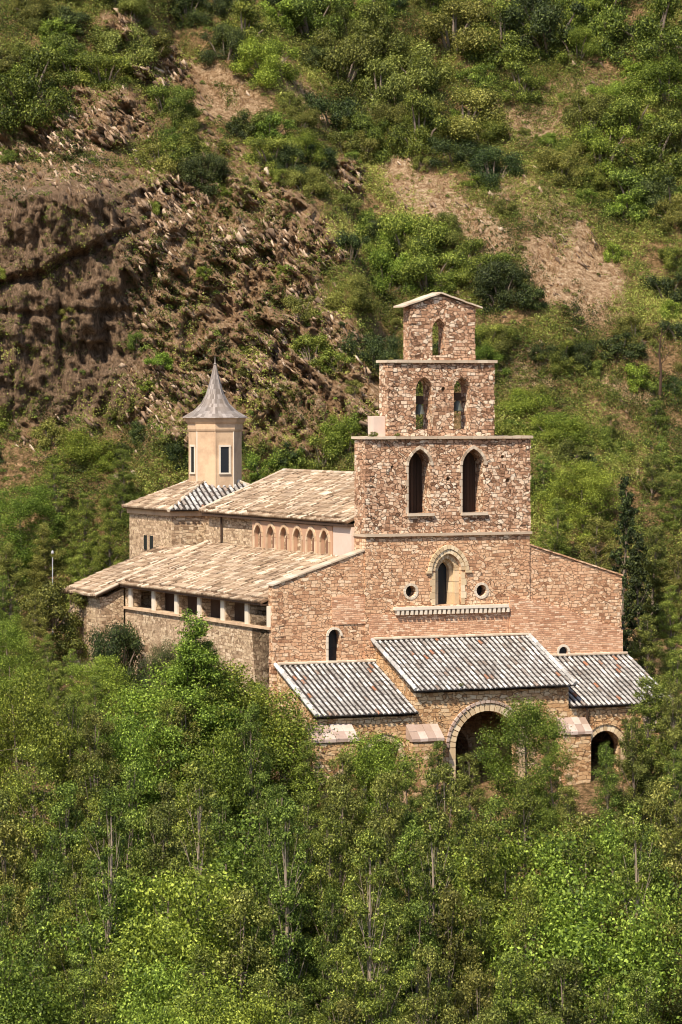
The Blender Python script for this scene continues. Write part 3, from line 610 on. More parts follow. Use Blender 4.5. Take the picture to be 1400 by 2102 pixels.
f = MB(); f.box(-5.0, 13.5, -6.0, -.02, -.6, -.01+.0); part(f, 'porch_floor', M['slab'])
f = MB(); f.tube([(8.42, -4.1, 0), (8.42, -4.1, 3.5), (8.36, -4.15, 4.3)], .05, 6); part(f, 'downpipe', M['wood'])

# bells hung in the second stage
def bell(x, z, label):
    e = empty('bell', cw(x, .56, z), TH); tag(e, label, 'bell', 'bells hung in the belfry')
    b_ = MB(); b_.lathe([(.27, 0), (.25, .04), (.2, .14), (.16, .3), (.13, .4), (.05, .45)], n=16); b_.build('bell_body', M['bronze'], e, smooth=True)
    b_ = MB(); b_.box(-.42, .42, -.07, .07, .45, .62); b_.box(-.15, .15, -.08, .08, .62, .8); b_.build('yoke', M['wood'], e)
    b_ = MB(); b_.tube([(0, 0, .3), (0, 0, -.02)], .02); b_.lathe([(.01, -.09), (.04, -.05), (.01, 0)], n=8); b_.build('clapper', M['bronze'], e)
bell(2.69, 16.85, 'dark bronze bell in the left arch of the middle belfry stage'); bell(4.52, 17.0, 'dark bronze bell in the right arch of the middle belfry stage')

# ------------------------------------------------------------------ plants
def leaf_quads(C_, Nrm, S, tone, asp=.62):
    """one folded leaf (rhombus of two triangles as a quad) at every centre"""
    n = len(C_); Nrm = Nrm/np.linalg.norm(Nrm, axis=1, keepdims=True)
    r = rng.normal(size=(n, 3)); a = np.cross(Nrm, r); a /= np.linalg.norm(a, axis=1, keepdims=True); b_ = np.cross(Nrm, a)
    S = S[:, None]; v = np.stack([C_-a*S, C_-b_*S*asp+Nrm*S*.18, C_+a*S, C_+b_*S*asp+Nrm*S*.18], 1).reshape(-1, 3)
    return v, np.arange(4*n).reshape(n, 4), np.repeat(tone, 4)
def crown_mesh(name, clumps, nleaf, size, seed, sq=.8, up=.5):
    """clumps: array (k,4) centre+radius; leaves spread over the outer part of each clump"""
    cl = np.array(clumps); wgt = cl[:, 3]**2; pick = rng.choice(len(cl), nleaf, p=wgt/wgt.sum())
    d = rng.normal(size=(nleaf, 3)); d /= np.linalg.norm(d, axis=1, keepdims=True)
    rad = cl[pick, 3]*(rng.random(nleaf)**.38)*(1+.25*rng.normal(size=nleaf).clip(-1, 1.6)); C_ = cl[pick, :3]+d*rad[:, None]*np.array([1, 1, sq])
    nr_ = d+rng.normal(size=(nleaf, 3))*.7+np.array([0, 0, up])
    ct = rng.random(len(cl))[pick]
    tone = np.clip(.22*ct+.78*rng.random(nleaf)**1.35, 0, 1)
    v, f_, t = leaf_quads(C_, nr_, size*(.6+.8*rng.random(nleaf)), tone); return npmesh(name, v, f_, t)
def tree_meshes(H, Rr, nleaf, size, seed, shape='tall', nb=26, base=.18, rcm=1.0):
    """returns trunk mesh builder and crown mesh; tree of height H, crown radius Rr"""
    r = random.Random(seed); tb = MB(); lean = r.uniform(-.03, .03)*H
    tp = lambda t: Vector((lean*t*t+math.sin(t*5+seed)*.02*H, math.cos(t*4+seed)*.015*H-.015*H, H*.94*t))
    tb.tube([tp(k/8) for k in range(9)], [max(.02, .017*H*(1-k/8)**.9) for k in range(9)], 7)
    cl = []
    for k in range(nb):
        t = base+(1-base)*(k+.5)/nb
        if shape == 'tall': w_ = Rr*(math.sin(math.pi*min(1, (t-base)/(1-base)*.80+.16))**.8)*(1.0-.35*t)
        elif shape == 'spire': w_ = Rr*min(1, .55+1.4*(t-base))*(1.04-t)**.55*1.15
        elif shape == 'cone': w_ = Rr*(1.03-t)**.72
        elif shape == 'column': w_ = Rr*min(1, (1.04-t)*2.2, .6+t)
        else: w_ = Rr*math.sqrt(max(.05, 1-((t-.55)/.5)**2))
        a = k*2.4+r.uniform(-.5, .5); L = w_*r.uniform(.45, 1.08); z = H*t*.96
        rc = (.24*Rr+.10)*rcm*r.uniform(.7, 1.25)*(1.0 if shape != 'column' else .8)
        if shape in ('cone', 'tall', 'spire'): rc *= (1.15-.6*t)
        p0 = tp(max(0, min(1, t*.94-(.12 if shape == 'spire' else .04)))); p1 = Vector((p0.x+math.cos(a)*L, p0.y+math.sin(a)*L, z+r.uniform(-.02, .06)*H))
        tb.tube([p0, p0.lerp(p1, .5)+Vector((0, 0, -.05*L)), p1], [.006*H*(1.1-t), .004*H*(1.1-t), .01], 5, cap=False)
        cl.append((p1.x, p1.y, p1.z, rc))
        for j in range(3):
            q_ = p0.lerp(p1, r.uniform(.3, 1.0))+Vector((r.uniform(-1, 1), r.uniform(-1, 1), r.uniform(-.6, .9)))*rc*1.1
            cl.append((q_.x, q_.y, q_.z, rc*r.uniform(.4, .75)))
            if j == 0: tb.tube([p0.lerp(p1, .6), q_], [.012, .006], 4, cap=False)
    cl.append((lean, 0, H*.97, .16*Rr+.08))
    return tb, crown_mesh('crown', cl, nleaf, size, seed)
def make_plant(name, H, Rr, nleaf, size, seed, leaf, bark='bark', **k):
    tb, cm = tree_meshes(H, Rr, nleaf, size, seed, **k)
    e = empty(name); t = tb.build('trunk', M[bark], e); c_ = link('crown', cm, M[leaf], e); return e
def bush_proto(Rr, nleaf, size, seed, leaf):
    r = random.Random(seed); cl = []
    e = empty('shrub'); sb = MB()
    for k in range(22):
        a = r.uniform(0, 6.28); q_ = Rr*math.sqrt(r.random())*.9; h = Rr*r.uniform(-.35, .95)*(1-.45*(q_/Rr)**2); rc = Rr*r.uniform(.18, .36)
        cl.append((q_*math.cos(a), q_*math.sin(a), h, rc))
        sb.tube([(q_*.2*math.cos(a), q_*.2*math.sin(a), -.3*Rr), (q_*.6*math.cos(a), q_*.6*math.sin(a), h*.5), (q_*math.cos(a), q_*math.sin(a), h)], [.035*Rr, .025*Rr, .01*Rr], 5, cap=False)
    sb.build('stems', M['bark'], e); link('crown', crown_mesh('crown', cl, nleaf, size, seed, .75), M[leaf], e); return e
def copy_tree(o, loc, rz, sc, leaf=None):
    c = o.copy(); COL.objects.link(c); c.location = loc; c.rotation_euler = (0, 0, rz); c.scale = sc
    for ch in list(o.children):
        d = ch.copy(); COL.objects.link(d); d.parent = c
    return c
class Pool:
    def __init__(s, protos): s.p = protos; s.used = [False]*len(protos)
    def put(s, i, loc, rz, sc):
        i %= len(s.p); sc = sc if isinstance(sc, tuple) else (sc,)*3
        if not s.used[i]:
            s.used[i] = True; o = s.p[i]; o.location = loc; o.rotation_euler = (0, 0, rz); o.scale = sc; return o
        return copy_tree(s.p[i], loc, rz, sc)
    def clean(s):
        for u_, o in zip(s.used, s.p):
            if not u_:
                for ch in list(o.children): bpy.data.objects.remove(ch)
                bpy.data.objects.remove(o)
tall = Pool([make_plant('broadleaf_tree', 10, 1.75, 56000, .036, 10+k, 'leaf', nb=48, base=.1, shape='spire') for k in range(5)])
rndd = Pool([make_plant('broadleaf_tree', 7, 2.4, 50000, .045, 24, 'leaf_dark', shape='round', nb=34, base=.06, rcm=1.6)])
brt = Pool([make_plant('broadleaf_tree', 7, 2.2, 46000, .040, 30+k, 'leaf_bright', shape='round', nb=30, base=.12, rcm=1.25) for k in range(3)])
olv = Pool([make_plant('broadleaf_tree', 8, 1.6, 46000, .036, 40+k, 'leaf_olive', shape='spire', nb=42, base=.1) for k in range(3)])
cone = Pool([make_plant('poplar_tree', 14, 3.3, 150000, .046, 50, 'leaf_bright', shape='cone', nb=110, base=.03, rcm=.85), make_plant('poplar_tree', 11, 2.1, 60000, .042, 51, 'leaf', shape='cone', nb=60, base=.03, rcm=1.2)])
sparse = Pool([make_plant('slender_tree', 10, 1.4, 26000, .038, 27+k, 'leaf', bark='bark_pale', nb=34, base=.18, shape='spire', rcm=1.0) for k in range(3)])
colm = Pool([make_plant('cypress_tree', 8, .8, 16000, .05, 60, 'leaf_dark', shape='column', nb=36, base=.03)])
sh_g = Pool([bush_proto(1, 9000, .034, 70+k, 'leaf') for k in range(3)])
sh_o = Pool([bush_proto(1, 9000, .033, 80+k, 'leaf_olive') for k in range(3)])
sh_d = Pool([bush_proto(1, 9000, .034, 90+k, 'leaf_dark') for k in range(2)])
sh_b = Pool([bush_proto(1, 9000, .036, 95+k, 'leaf_bright') for k in range(2)])

lg_ = {k: Pool([bush_proto(1, 24000, .021, 170+i*5+j, m_) for j in range(2)]) for i, (k, m_) in enumerate((('g', 'leaf'), ('o', 'leaf_olive'), ('d', 'leaf_dark'), ('b', 'leaf_bright')))}
# hillside: solve where the line through a pixel meets the hill, then stand the plant there
zt_ = np.arange(6.6, 60, .1)
def hill_at(px, py):
    best = None
    D = np.linspace(176, 260, 400); u = (px-700)/7200*D; z = 17.5-(py-820)/7200*D
    vh = hill_v(u, np.clip(z, 6.6, 95), False); d = (D-150)-vh
    i = np.argmax(d > 0); return (u[i], vh[i], z[i], D[i]) if d[i] > 0 else None
def vert(px, row):  # words for a place on the hillside
    pass
def shrub(px, py, rpx, kind, label, group, name='shrub'):
    h_ = hill_at(px, py+rpx*.4)
    if h_ is None or h_[2] < 6.6:
        D = 172.; p = at(px, py+rpx*.5, D); p.z = float(ground_z(p.x, p.y)) if p.y < 24 else p.z
        loc = p
    else: loc = Vector((h_[0], float(hill_v(h_[0], h_[2])) , h_[2])); D = h_[3]
    rad = rpx*D/7200*1.12
    o = (lg_[kind] if rpx > 42 else dict(g=sh_g, o=sh_o, d=sh_d, b=sh_b)[kind]).put(random.randrange(3), loc, random.uniform(0, 6.28), (rad*random.uniform(.9, 1.15), rad*random.uniform(.9, 1.15), rad*random.uniform(.95, 1.3)))
    o.name = name; tag(o, label, 'shrub' if name == 'shrub' else 'tree', group); return o
KN = dict(g='mid-green', o='olive-green', d='dark green', b='bright green')
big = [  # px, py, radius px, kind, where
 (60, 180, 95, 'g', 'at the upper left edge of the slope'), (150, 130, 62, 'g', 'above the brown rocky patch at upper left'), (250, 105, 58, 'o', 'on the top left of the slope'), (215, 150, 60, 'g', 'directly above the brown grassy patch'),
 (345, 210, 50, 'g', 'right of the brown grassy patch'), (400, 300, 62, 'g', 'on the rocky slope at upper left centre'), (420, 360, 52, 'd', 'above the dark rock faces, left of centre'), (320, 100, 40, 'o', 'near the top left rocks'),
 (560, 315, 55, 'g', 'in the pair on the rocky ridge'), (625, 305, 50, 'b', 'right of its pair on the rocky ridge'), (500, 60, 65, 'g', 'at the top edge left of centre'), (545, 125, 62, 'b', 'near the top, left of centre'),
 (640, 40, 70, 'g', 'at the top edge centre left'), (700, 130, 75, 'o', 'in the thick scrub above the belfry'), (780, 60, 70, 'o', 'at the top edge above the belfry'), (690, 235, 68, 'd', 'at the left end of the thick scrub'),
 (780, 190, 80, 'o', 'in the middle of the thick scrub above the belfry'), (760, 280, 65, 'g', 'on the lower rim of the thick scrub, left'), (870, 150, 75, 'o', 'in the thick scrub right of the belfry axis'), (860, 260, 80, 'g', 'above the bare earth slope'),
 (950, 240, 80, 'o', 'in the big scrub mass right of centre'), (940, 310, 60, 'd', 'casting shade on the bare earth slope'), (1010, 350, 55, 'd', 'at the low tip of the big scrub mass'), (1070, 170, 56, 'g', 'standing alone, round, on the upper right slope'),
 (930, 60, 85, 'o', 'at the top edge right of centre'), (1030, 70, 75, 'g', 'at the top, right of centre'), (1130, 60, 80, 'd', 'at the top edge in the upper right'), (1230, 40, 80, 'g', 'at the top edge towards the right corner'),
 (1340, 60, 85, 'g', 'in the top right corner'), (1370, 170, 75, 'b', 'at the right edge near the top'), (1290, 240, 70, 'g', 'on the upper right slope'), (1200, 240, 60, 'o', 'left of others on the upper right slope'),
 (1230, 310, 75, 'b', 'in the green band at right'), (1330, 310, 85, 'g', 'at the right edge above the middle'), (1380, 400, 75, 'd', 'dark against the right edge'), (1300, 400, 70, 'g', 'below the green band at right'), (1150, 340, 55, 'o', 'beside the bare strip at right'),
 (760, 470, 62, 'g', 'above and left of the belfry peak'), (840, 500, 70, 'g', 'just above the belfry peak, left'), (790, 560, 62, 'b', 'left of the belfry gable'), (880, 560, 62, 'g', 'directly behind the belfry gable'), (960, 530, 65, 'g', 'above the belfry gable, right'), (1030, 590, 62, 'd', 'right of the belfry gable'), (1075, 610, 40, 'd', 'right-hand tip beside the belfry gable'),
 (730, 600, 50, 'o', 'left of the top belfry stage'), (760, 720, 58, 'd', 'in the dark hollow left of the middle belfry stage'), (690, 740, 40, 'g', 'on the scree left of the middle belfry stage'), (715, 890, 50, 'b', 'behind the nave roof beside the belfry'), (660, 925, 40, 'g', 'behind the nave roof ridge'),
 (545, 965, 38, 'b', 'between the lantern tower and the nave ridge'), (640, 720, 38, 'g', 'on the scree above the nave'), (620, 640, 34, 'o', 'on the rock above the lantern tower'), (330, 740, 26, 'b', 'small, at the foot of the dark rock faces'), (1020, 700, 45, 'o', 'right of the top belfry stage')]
for px, py, r_, k, wd in big:
    shrub(px, py, r_, k, f'{KN[k]} bushy shrub {wd}', 'shrubs on the hillside')
# trees on the right-hand slope and left below the cliff
def slope_tree(pool, px, py, D, H, label, rz=None, wid=1.0, group='trees on the slope around the church', i=None):
    top = at(px, py, D); base = 10 if pool in (tall, sparse) else 7 if pool in (brt, rndd) else (14 if i == 0 else 11) if pool is cone else 8
    z = float(ground_z(top.x, top.y)) if top.y < 24 else None
    if z is None:
        zz = np.arange(6.6, 90, .2); vv = hill_v(np.full_like(zz, top.x), zz, False); z = float(np.interp(top.y, np.maximum.accumulate(vv), zz))
    Hh = max(1.5, top.z-z+.3) if H is None else H
    zb = z-.3 if H is None else top.z-Hh
    s = Hh/base; o = pool.put(random.randrange(9) if i is None else i, Vector((top.x, top.y, zb)), random.uniform(0, 6.28) if rz is None else rz, (s*wid, s*wid, s))
    tag(o, label, 'tree', group); return o
right = [(1180, 600, 200, 'b', 'above the right shoulder of the belfry'), (1130, 690, 196, 'g', 'right of the top belfry stage'), (1260, 640, 200, 'b', 'on the right slope below the bare earth patch'), (1340, 530, 204, 'g', 'right of the bare earth patch'), (1395, 600, 200, 'b', 'against the right edge at middle height'),
 (1330, 700, 194, 'g', 'beside the bare dark stem at right'), (1220, 740, 192, 'g', 'right of the middle belfry stage'), (1075, 800, 188, 'b', 'touching the middle belfry stage on its right'), (1140, 850, 186, 'b', 'right of the belfry, upper of two bright trees'), (1250, 850, 186, 'o', 'midway between belfry and right edge'), (1350, 820, 188, 'g', 'at right above the cypress'), (1110, 930, 182, 'g', 'behind the right corner of the belfry'),
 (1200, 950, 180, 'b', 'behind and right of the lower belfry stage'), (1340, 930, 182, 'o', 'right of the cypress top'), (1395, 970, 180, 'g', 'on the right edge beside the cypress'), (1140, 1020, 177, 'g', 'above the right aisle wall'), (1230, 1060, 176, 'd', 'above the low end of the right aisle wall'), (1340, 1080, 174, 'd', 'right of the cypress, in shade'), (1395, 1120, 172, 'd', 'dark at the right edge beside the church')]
for px, py, D, k, wd in right:
    pool = dict(b=brt, g=tall, o=olv, d=olv)[k]
    slope_tree(pool, px, py, D-2, None if D < 176 else random.uniform(4.5, 6.5), f"{dict(b='bright green', g='mid-green', o='olive-green', d='dark olive')[k]} tree {wd}", wid=1.25)
right += [(1110, 560, 204, 'g', 'upper left in the green right-hand slope'), (1290, 590, 200, 'b', 'lit, below the bare patch at right'), (1220, 680, 197, 'b', 'in the middle of the green right-hand slope'), (1390, 480, 207, 'g', 'high on the right edge'), (1300, 450, 208, 'b', 'above the bare patch at right'), (1380, 730, 192, 'b', 'at the right edge beside the bare stem'), (1160, 760, 191, 'b', 'between the belfry and the bare stem'), (1290, 760, 190, 'g', 'below the bare stem'), (1060, 740, 192, 'g', 'above the middle belfry coping at right'), (1190, 880, 184, 'g', 'right of the lower belfry coping'), (1300, 900, 184, 'b', 'left above the cypress'), (1260, 960, 181, 'g', 'just left of the cypress top'), (1395, 880, 186, 'b', 'right edge level with the lower belfry coping'), (1090, 880, 184, 'b', 'touching the lower belfry coping at right'), (1180, 1090, 175, 'g', 'just above the sloping right aisle wall')]
left = [(40, 880, 186, 'g', 'below the cliff at the left edge'), (170, 890, 184, 'b', 'below the cliff, left of the lantern tower'), (110, 940, 180, 'g', 'below the cliff between two others'), (250, 920, 180, 'g', 'nearest the lantern tower on its left'), (330, 900, 182, 'o', 'just left of the lantern tower'), (50, 1000, 177, 'b', 'at the left edge above the low rear roof'), (170, 1010, 176, 'g', 'left of the chancel wall, upper'), (235, 1050, 175, 'g', 'touching the chancel wall'), (90, 1080, 174, 'd', 'dark, behind the thin pole'), (180, 1110, 173, 'g', 'above the low rear roof'), (15, 1120, 171, 'o', 'left of the thin pole at the edge')]
for px, py, D, k, wd in left:
    pool = dict(b=brt, g=tall, o=olv, d=olv)[k]
    slope_tree(pool, px, py, D, 5.0, f"{dict(b='bright green', g='mid-green', o='olive-green', d='dark olive')[k]} tree {wd}", wid=1.3)
slope_tree(colm, 1284, 985, 168, None, 'tall narrow dark cypress just beyond the right end of the church', wid=.8)
slope_tree(colm, 1310, 1100, 160, None, 'shorter narrow cypress in front of the tall one at right', wid=1.0)
# near trees, row by row
wn_ = {'g': 'mid-green', 'b': 'bright yellow-green', 'o': 'olive-green', 'c': 'dark green', 'd': 'dark'}
near = [
 (10, 1180, 166, 'g', 'at the left edge level with the low rear roof'), (70, 1215, 163, 'o', 'in front of the low rear building, left'), (20, 1280, 160, 'b', 'brightest at the left edge below the rear building'), (100, 1300, 158, 'g', 'below the low rear building'),
 (245, 1262, 160, 'd', 'standing against the corner of the aisle wall'), (330, 1330, 156, 'd', 'in front of the aisle wall under the gallery'),
 (30, 1350, 152, 'b', 'left edge, below the rear building'), (110, 1355, 150, 'g', 'second from the left in the row below the church'), (190, 1385, 150, 'g', 'third from the left in the row below the church'), (270, 1400, 149, 'g', 'below the dark tree by the aisle wall'),
 (400, 1262, 141, 'c', 'pointed, rising against the gallery wall'), (350, 1370, 143, 'b', 'at the left foot of the pointed tree'), (455, 1365, 143, 'b', 'at the right foot of the pointed tree'), (425, 1310, 142, 'g', 'close behind the pointed tree'), (375, 1320, 142, 'g', 'close beside the pointed tree'), (530, 1400, 145, 'g', 'below the left corner of the church front'), (585, 1455, 144, 'b', 'at the left corner of the porch'), (640, 1520, 142, 'g', 'in front of the left buttress'),
 (700, 1545, 141, 'o', 'between the left buttress and the small left arch'), (765, 1510, 142.3, 'b', 'vivid, in front of the small left arch'), (830, 1560, 141, 'g', 'in front of the second buttress'), (900, 1520, 141.5, 'g', 'left of the big dark arch'), (965, 1545, 141, 'o', 'overlapping the left of the big arch'), (1085, 1440, 141.5, 'b', 'tallest, right of the big arch'), (1135, 1500, 141, 'g', 'in front of the third buttress'),
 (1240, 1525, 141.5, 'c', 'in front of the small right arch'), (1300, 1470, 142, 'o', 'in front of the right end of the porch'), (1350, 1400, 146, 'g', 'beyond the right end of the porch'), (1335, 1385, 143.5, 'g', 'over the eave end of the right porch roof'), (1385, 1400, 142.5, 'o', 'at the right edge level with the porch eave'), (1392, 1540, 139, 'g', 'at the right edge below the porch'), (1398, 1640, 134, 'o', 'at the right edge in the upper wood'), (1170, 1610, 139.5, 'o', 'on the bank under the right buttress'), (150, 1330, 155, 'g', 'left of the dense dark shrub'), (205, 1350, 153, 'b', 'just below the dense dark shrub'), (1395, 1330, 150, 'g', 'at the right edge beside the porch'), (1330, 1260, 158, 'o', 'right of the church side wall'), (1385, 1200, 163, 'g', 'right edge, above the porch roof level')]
rows = [(1465, 139, 74, 60, 600, 9.5), (1605, 133, 70, 0, 1400, 11), (1700, 127, 80, 30, 1400, 11.5), (1830, 119, 92, 0, 1400, 11), (1975, 110, 100, 40, 1400, 9.5), (2090, 101, 112, 0, 1420, 8)]
for px, py, D, k, wd in near:
    if k == 'd' and px < 300:
        o = lg_['d'].put(0, at(px, 1392, D), 1.0, (1.6, 1.5, 2.5)); o.name = 'shrub'; tag(o, 'dense dark green shrub standing against the corner of the aisle wall', 'shrub', 'shrubs beside the church')
    elif k == 'd': slope_tree(rndd, px, py, D, 4.6 if px < 300 else 3.0, f'{wn_[k]} dense tree {wd}', wid=.85 if px < 300 else .8, group='trees below the church')
    elif k == 'c': slope_tree(cone, px, py, D, 13.5 if px < 600 else 5.5, f'{wn_[k]} tree {wd}', wid=1.0, i=0 if px < 600 else 1, group='trees below the church')
    else: slope_tree(dict(b=brt, g=tall, o=olv)[k], px, py, D, None if D > 147 else (6 if D < 142.6 and px > 620 else 8), f'{wn_[k]} tree {wd}', wid=.95 if px > 620 and D < 143 else 1.1, group='trees below the church')
ords = ['first', 'second', 'third', 'fourth', 'fifth', 'sixth', 'seventh', 'eighth', 'ninth', 'tenth', 'eleventh', 'twelfth', 'thirteenth', 'fourteenth', 'fifteenth', 'sixteenth', 'seventeenth', 'eighteenth', 'nineteenth', 'twentieth', 'twenty-first', 'twenty-second', 'twenty-third']
rown = ['row just under the aisle wall', 'row right below the porch', 'second row below the porch', 'third row below the porch', 'lowest full row', 'row along the bottom edge']
for ri, (py, D, step, x0, x1, HH) in enumerate(rows):
    x = x0; k = 0
    while x < x1:
        px = x+random.uniform(-22, 22); yy = py+random.uniform(-45, 55)-(40 if px < 350 else 0)
        if 1120 < px < 1290 and ri == 1: yy = max(yy, 1690)
        if 960 < px < 1060 and ri == 1: yy = max(yy, 1630)
        kk = random.choice('gggggoobb' if px < 700 else 'gggoooob')
        slope_tree(dict(b=brt, g=tall, o=olv)[kk], px, yy, D+random.uniform(-2, 2), HH*random.uniform(.9, 1.1), f'{wn_[kk]} tree, {ords[k]} from the left in the {rown[ri]}', wid=random.uniform(.72, .95), group='trees in the wood below the church'); x += step*.92; k += 1

for i_, (px, py, D, wd) in enumerate([(585, 1640, 118, 'left of centre in the near wood'), (410, 1560, 122, 'below the pointed tree'), (880, 1650, 120, 'below the big arch'), (760, 1700, 112, 'at the centre of the near wood'), (1300, 1640, 120, 'near the right edge of the wood'), (230, 1620, 118, 'in the left part of the wood')]):
    slope_tree(sparse, px, py, D, 11.5, f'slender thin-leaved tree with a pale visible trunk, {wd}', wid=.85, group='pale-trunked trees in the near wood')
# extra individual shrubs spread by cover
zone = lambda px, py: ('top left of the slope' if px < 467 else 'top middle of the slope' if px < 934 else 'top right of the slope') if py < 280 else ('rocky slope above the cliff' if px < 350 else 'scree right of the cliff' if px < 700 else 'slope above the belfry' if px < 1050 else 'slope at the right above the trees') if py < 620 else ('foot of the cliff' if px < 350 else 'scree behind the nave' if px < 800 else 'slope right of the belfry')
cnt = 0; tries = 0
while cnt < 236 and tries < 6000:
    tries += 1; px, py = random.uniform(-60, 1460), random.uniform(-80, 960)
    h_ = hill_at(px, py)
    if h_ is None or h_[2] < 8: continue
    rk_, gr_, ea_, cl_ = [float(q_) for q_ in hill_masks(np.array([h_[0]]), np.array([h_[2]]))[:4]] if False else [float(q_[0]) for q_ in hill_masks(np.array([h_[0]]), np.array([h_[2]]))]
    if random.random() > gr_+.28*rk_*(1-cl_)+.07*ea_+.12*cl_: continue
    sz = random.uniform(20, 50) if gr_ > .5 else random.uniform(9, 22)
    k = random.choice('ggooobd' if px < 900 else 'gggoobbd')
    sn = 'small' if sz < 22 else 'medium' if sz < 32 else 'large'
    shrub(px, py, sz, k, f'{sn} {KN[k]} shrub on the {zone(px, py)}', f'{sn} {KN[k]} shrubs on the {zone(px, py)}'); cnt += 1
for (x, y, z, r_, wd) in ((.25, .1, 15.9, .22, 'at the left end of the lower belfry ledge'), (1.4, .05, 15.9, .15, 'beside the pale block on the lower belfry ledge'), (6.9, .1, 15.92, .14, 'at the right end of the lower belfry ledge'), (5.7, .3, 19.18, .14, 'on the upper belfry ledge, right'), (1.2, .3, 19.18, .12, 'on the upper belfry ledge, left'), (2.3, -4.2, 5.5, .1, 'on the eave of the middle porch roof')):
    o = sh_o.put(random.randrange(3), cw(x, y, z), random.uniform(0, 6), r_); o.name = 'wall_weed'; tag(o, 'small green weed tuft growing '+wd, 'weed', 'weeds growing on the church')

# ------------------------------------------------------------------ ground cover on the slope (uncountable)
n = 210000; u = rng.uniform(-27, 27, n); z = rng.uniform(7, 50, n); rk_, gr_, ea_, cl_ = hill_masks(u, z)
patch = fbm(u/1.5, z/1.5, 3, 77)
keep = rng.random(n) < np.clip((gr_*.85+.13*rk_*(1-cl_)+.05*cl_+.09*ea_)*sst(.34, .54, patch)*1.9, 0, 1); u, z = u[keep], z[keep]; v = hill_v(u, z)
k = 18; C_ = np.repeat(np.stack([u, v-.1, z], 1), k, 0); hs = np.repeat((.12+.55*rng.random(len(u))**1.6)*(.45+.55*hill_masks(u, z)[1]), k)
C_ += rng.normal(size=C_.shape)*np.array([1, .8, .8])*hs[:, None]*.8
nn = rng.normal(size=C_.shape)+np.array([0, -.5, .8]); tn = np.clip(np.repeat(rng.random(len(u))*.3+(fbm(u/2.2, z/2.2, 4, 103)-.5)*1.5, k)+rng.random(len(C_))**1.5*.6, 0, 1)
vv, ff, tt = leaf_quads(C_, nn, .026+.030*rng.random(len(C_)), tn)
o = link('undergrowth', npmesh('undergrowth', vv, ff, tt), M['leaf_olive']); tag(o, 'low olive scrub covering the open slope', 'undergrowth', kind='stuff')
n = 15000; u = rng.uniform(-27, 27, n); z = rng.uniform(7, 50, n); rk_, gr_, ea_, cl_ = hill_masks(u, z)
keep = rng.random(n) < np.clip(gr_*.62+.22*rk_*(1-cl_)+.05*cl_+.05*ea_, 0, 1); u, z = u[keep], z[keep]; gk = gr_[keep]; v = hill_v(u, z); hs = (.18+.42*rng.random(len(u))**1.5)*(.6+.4*gk)
kk = 110; dd = rng.normal(size=(len(u)*kk, 3)); dd /= np.linalg.norm(dd, axis=1, keepdims=True); dd[:, 2] = np.abs(dd[:, 2])*1.0-.1
hr = np.repeat(hs, kk); C_ = np.repeat(np.stack([u, v-.05, z], 1), kk, 0)+dd*hr[:, None]*(.65+.45*rng.random(len(hr)))[:, None]
tn = np.clip(np.repeat(rng.random(len(u))*.4, kk)+rng.random(len(hr))**1.5*.6, 0, 1)
vv, ff, tt = leaf_quads(C_, dd+rng.normal(size=dd.shape)*.6+np.array([0, 0, .4]), .022+.026*rng.random(len(hr)), tn)
half = len(ff)//2//kk*kk
o = link('low_scrub', npmesh('low_scrub', vv[:half*4], ff[:half], tt[:half*4]), M['leaf_olive']); tag(o, 'low olive scrub mounds between the larger shrubs', 'scrub', kind='stuff')
o = link('low_scrub', npmesh('low_scrub', vv[half*4:], ff[half:]-half*4, tt[half*4:]), M['leaf']); tag(o, 'low green scrub mounds between the larger shrubs', 'scrub', kind='stuff')
n = 70000; u = rng.uniform(-27, 27, n); z = rng.uniform(7, 48, n); rk_, gr_, ea_, cl_ = hill_masks(u, z)
keep = rng.random(n) < np.clip(rk_*(1-cl_)*.95+.10*ea_+.03*gr_, 0, 1)*sst(.35, .55, fbm(u/2, z/2, 3, 97)); u, z = u[keep], z[keep]; v = hill_v(u, z); n = len(u)
ang = R(-50)+rng.normal(size=n)*.22; L = (.06+.26*rng.random(n)**2.6); T = L*rng.uniform(.10, .26, n); Wd = L*rng.uniform(.3, .8, n)
a1 = np.stack([np.cos(ang), rng.normal(size=n)*.25, np.sin(ang)], 1); a1 /= np.linalg.norm(a1, axis=1, keepdims=True)
a2 = np.cross(a1, np.array([0, -1., .35])+rng.normal(size=(n, 3))*.3); a2 /= np.linalg.norm(a2, axis=1, keepdims=True); a3 = np.cross(a1, a2)
cr_ = np.array([(-1, -1, -1), (1, -.8, -1), (.8, 1, -1), (-1, .9, -1), (-.8, -1, 1), (.9, -.7, 1), (.7, .8, 1), (-1, 1, .8)], float)
cn = cr_[None]*(1+.25*rng.normal(size=(n, 8, 3)).clip(-1, 1)); vv = (np.stack([u, v, z], 1)[:, None]+cn[..., :1]*(a1*L[:, None])[:, None]+cn[..., 1:2]*(a2*T[:, None])[:, None]+cn[..., 2:]*(a3*Wd[:, None])[:, None]).reshape(-1, 3)
fc = np.array([(0, 3, 2, 1), (4, 5, 6, 7), (0, 1, 5, 4), (1, 2, 6, 5), (2, 3, 7, 6), (3, 0, 4, 7)]); ff = (np.arange(n)[:, None, None]*8+fc[None]).reshape(-1, 4)
M['rock'] = tonemat('broken_rock', [(0, (.06, .04, .027)), (.4, (.20, .13, .085)), (.8, (.36, .25, .165)), (1, (.50, .39, .29))], .03, 6, (.25, .15, .08), .4)
o = link('loose_rock', npmesh('loose_rock', vv, ff, np.repeat(rng.random(n), 8)), M['rock']); tag(o, 'broken slabs and stones lying over the rocky slope', 'loose rock', kind='stuff')
n = 36000; u = rng.uniform(-27, 27, n); z = rng.uniform(7, 50, n); rk_, gr_, ea_, cl_ = hill_masks(u, z)
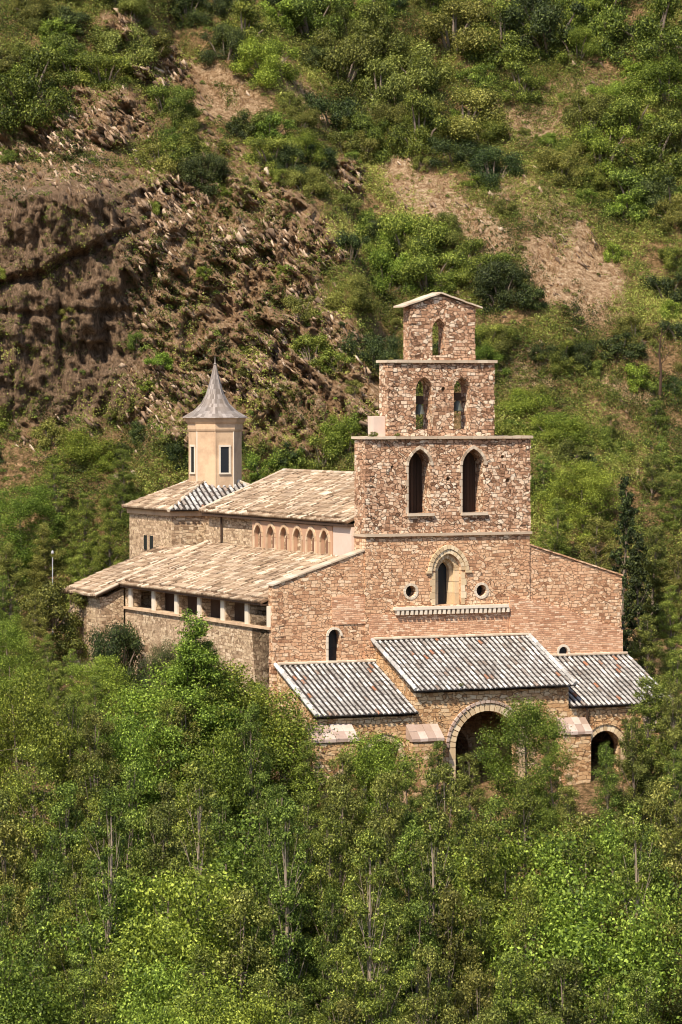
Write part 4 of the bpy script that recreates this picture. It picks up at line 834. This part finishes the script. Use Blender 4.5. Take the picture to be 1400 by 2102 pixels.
keep = rng.random(n) < np.clip(ea_*.8+.35*rk_*(1-cl_)+.25*gr_, 0, 1)*sst(.3, .5, fbm(u/1.2, z/1.2, 3, 87)); u, z = u[keep], z[keep]; v = hill_v(u, z)
k = 7; B = np.repeat(np.stack([u, v, z], 1), k, 0)+rng.normal(size=(len(u)*k, 3))*.07; d = rng.normal(size=B.shape)*.35+np.array([0, -.45, 1]); d /= np.linalg.norm(d, axis=1, keepdims=True)
L = rng.uniform(.12, .34, len(B))[:, None]; sd = np.cross(d, rng.normal(size=B.shape)); sd /= np.linalg.norm(sd, axis=1, keepdims=True); sd *= .018
vv = np.stack([B-sd, B+sd, B+d*L], 1).reshape(-1, 3)
o = link('dry_grass', npmesh('dry_grass', vv, np.arange(len(vv)).reshape(-1, 3), np.repeat(rng.random(len(B)), 3)), M['drygrass']); tag(o, 'straw-coloured dry grass tufts on the bare slope', 'dry grass', kind='stuff')

# ------------------------------------------------------------------ small things round the church
for (px, py, r_, wd) in ((112, 1268, 1.5, 'at the foot of the thin pole'), (150, 1330, 1.2, 'in front of the low rear building, right')):
    o = sh_o.put(0, at(px, py, 165), 1.3, r_); o.name = 'shrub'; tag(o, 'olive-green shrub '+wd, 'shrub', 'shrubs beside the church')
p = at(108, 1205, 171); p.z = 5.9
e = empty('lamp_post', p); tag(e, 'thin pale metal pole beside the low rear roof at far left', 'pole')
f = MB(); f.tube([(0, 0, 0), (0, 0, 3.9)], [.035, .025], 8); f.build('pole', M['metal'], e); f = MB(); f.lathe([(.03, 4.05), (.08, 4.1), (.06, 4.2), (.02, 4.24)], n=10); f.build('lamp_head', M['metal'], e)
e = empty('terrace_wall', cw(7.2, -6.4, -.6), TH); tag(e, 'low pale stone terrace wall at the foot of the right buttress', 'wall')
f = MB(); f.box(-1, 2.6, -.2, .2, -1.5, .75); f.build('wall', M['porch'], e); f = MB(); f.box(-1.06, 2.66, -.26, .26, .75, .85, .9); f.build('coping', M['coping'], e)
for p_ in (*lg_.values(), sparse, rndd, tall, brt, olv, cone, colm, sh_g, sh_o, sh_d, sh_b): p_.clean()
# bare dark stem on the right slope
h_ = hill_at(1350, 800); e = empty('bare_tree', (h_[0], h_[1]-1.2, h_[2]-.3)); tag(e, 'slender bare dark tree among the green trees at right', 'tree')
f = MB(); f.tube([(0, 0, 0), (.05, 0, 1.2), (-.05, 0, 2.4), (.1, 0, 3.6)], [.09, .07, .05, .02], 7); f.build('trunk', M['wood'], e)
f = MB()
for a, z_ in ((.5, 1.6), (2.6, 2.0), (1.0, 2.5), (3.6, 2.8), (.2, 3.1)): f.tube([(0, 0, z_), (math.cos(a)*.35, math.sin(a)*.2, z_+.35), (math.cos(a)*.6, math.sin(a)*.3, z_+.8)], [.03, .02, .008], 5)
f.build('branches', M['wood'], e)

# tell look-alikes apart by their order from the left
by = {}
for o in COL.objects:
    if o.parent is None and o.get('category') in ('shrub', 'tree'): by.setdefault(o['label'], []).append(o)
on = ['leftmost']+[w_+' from left' for w_ in ords[1:]]
for lb, os_ in by.items():
    if len(os_) > 1:
        os_.sort(key=lambda o: o.location.x/(o.location.y+150))
        for k, o in enumerate(os_): o['label'] = lb.replace(' on the ', f', {on[min(k, 18)] if k < len(os_)-1 else "rightmost"}, on the ', 1).replace(' at the foot', f', {on[min(k, 18)]}, at the foot', 1)
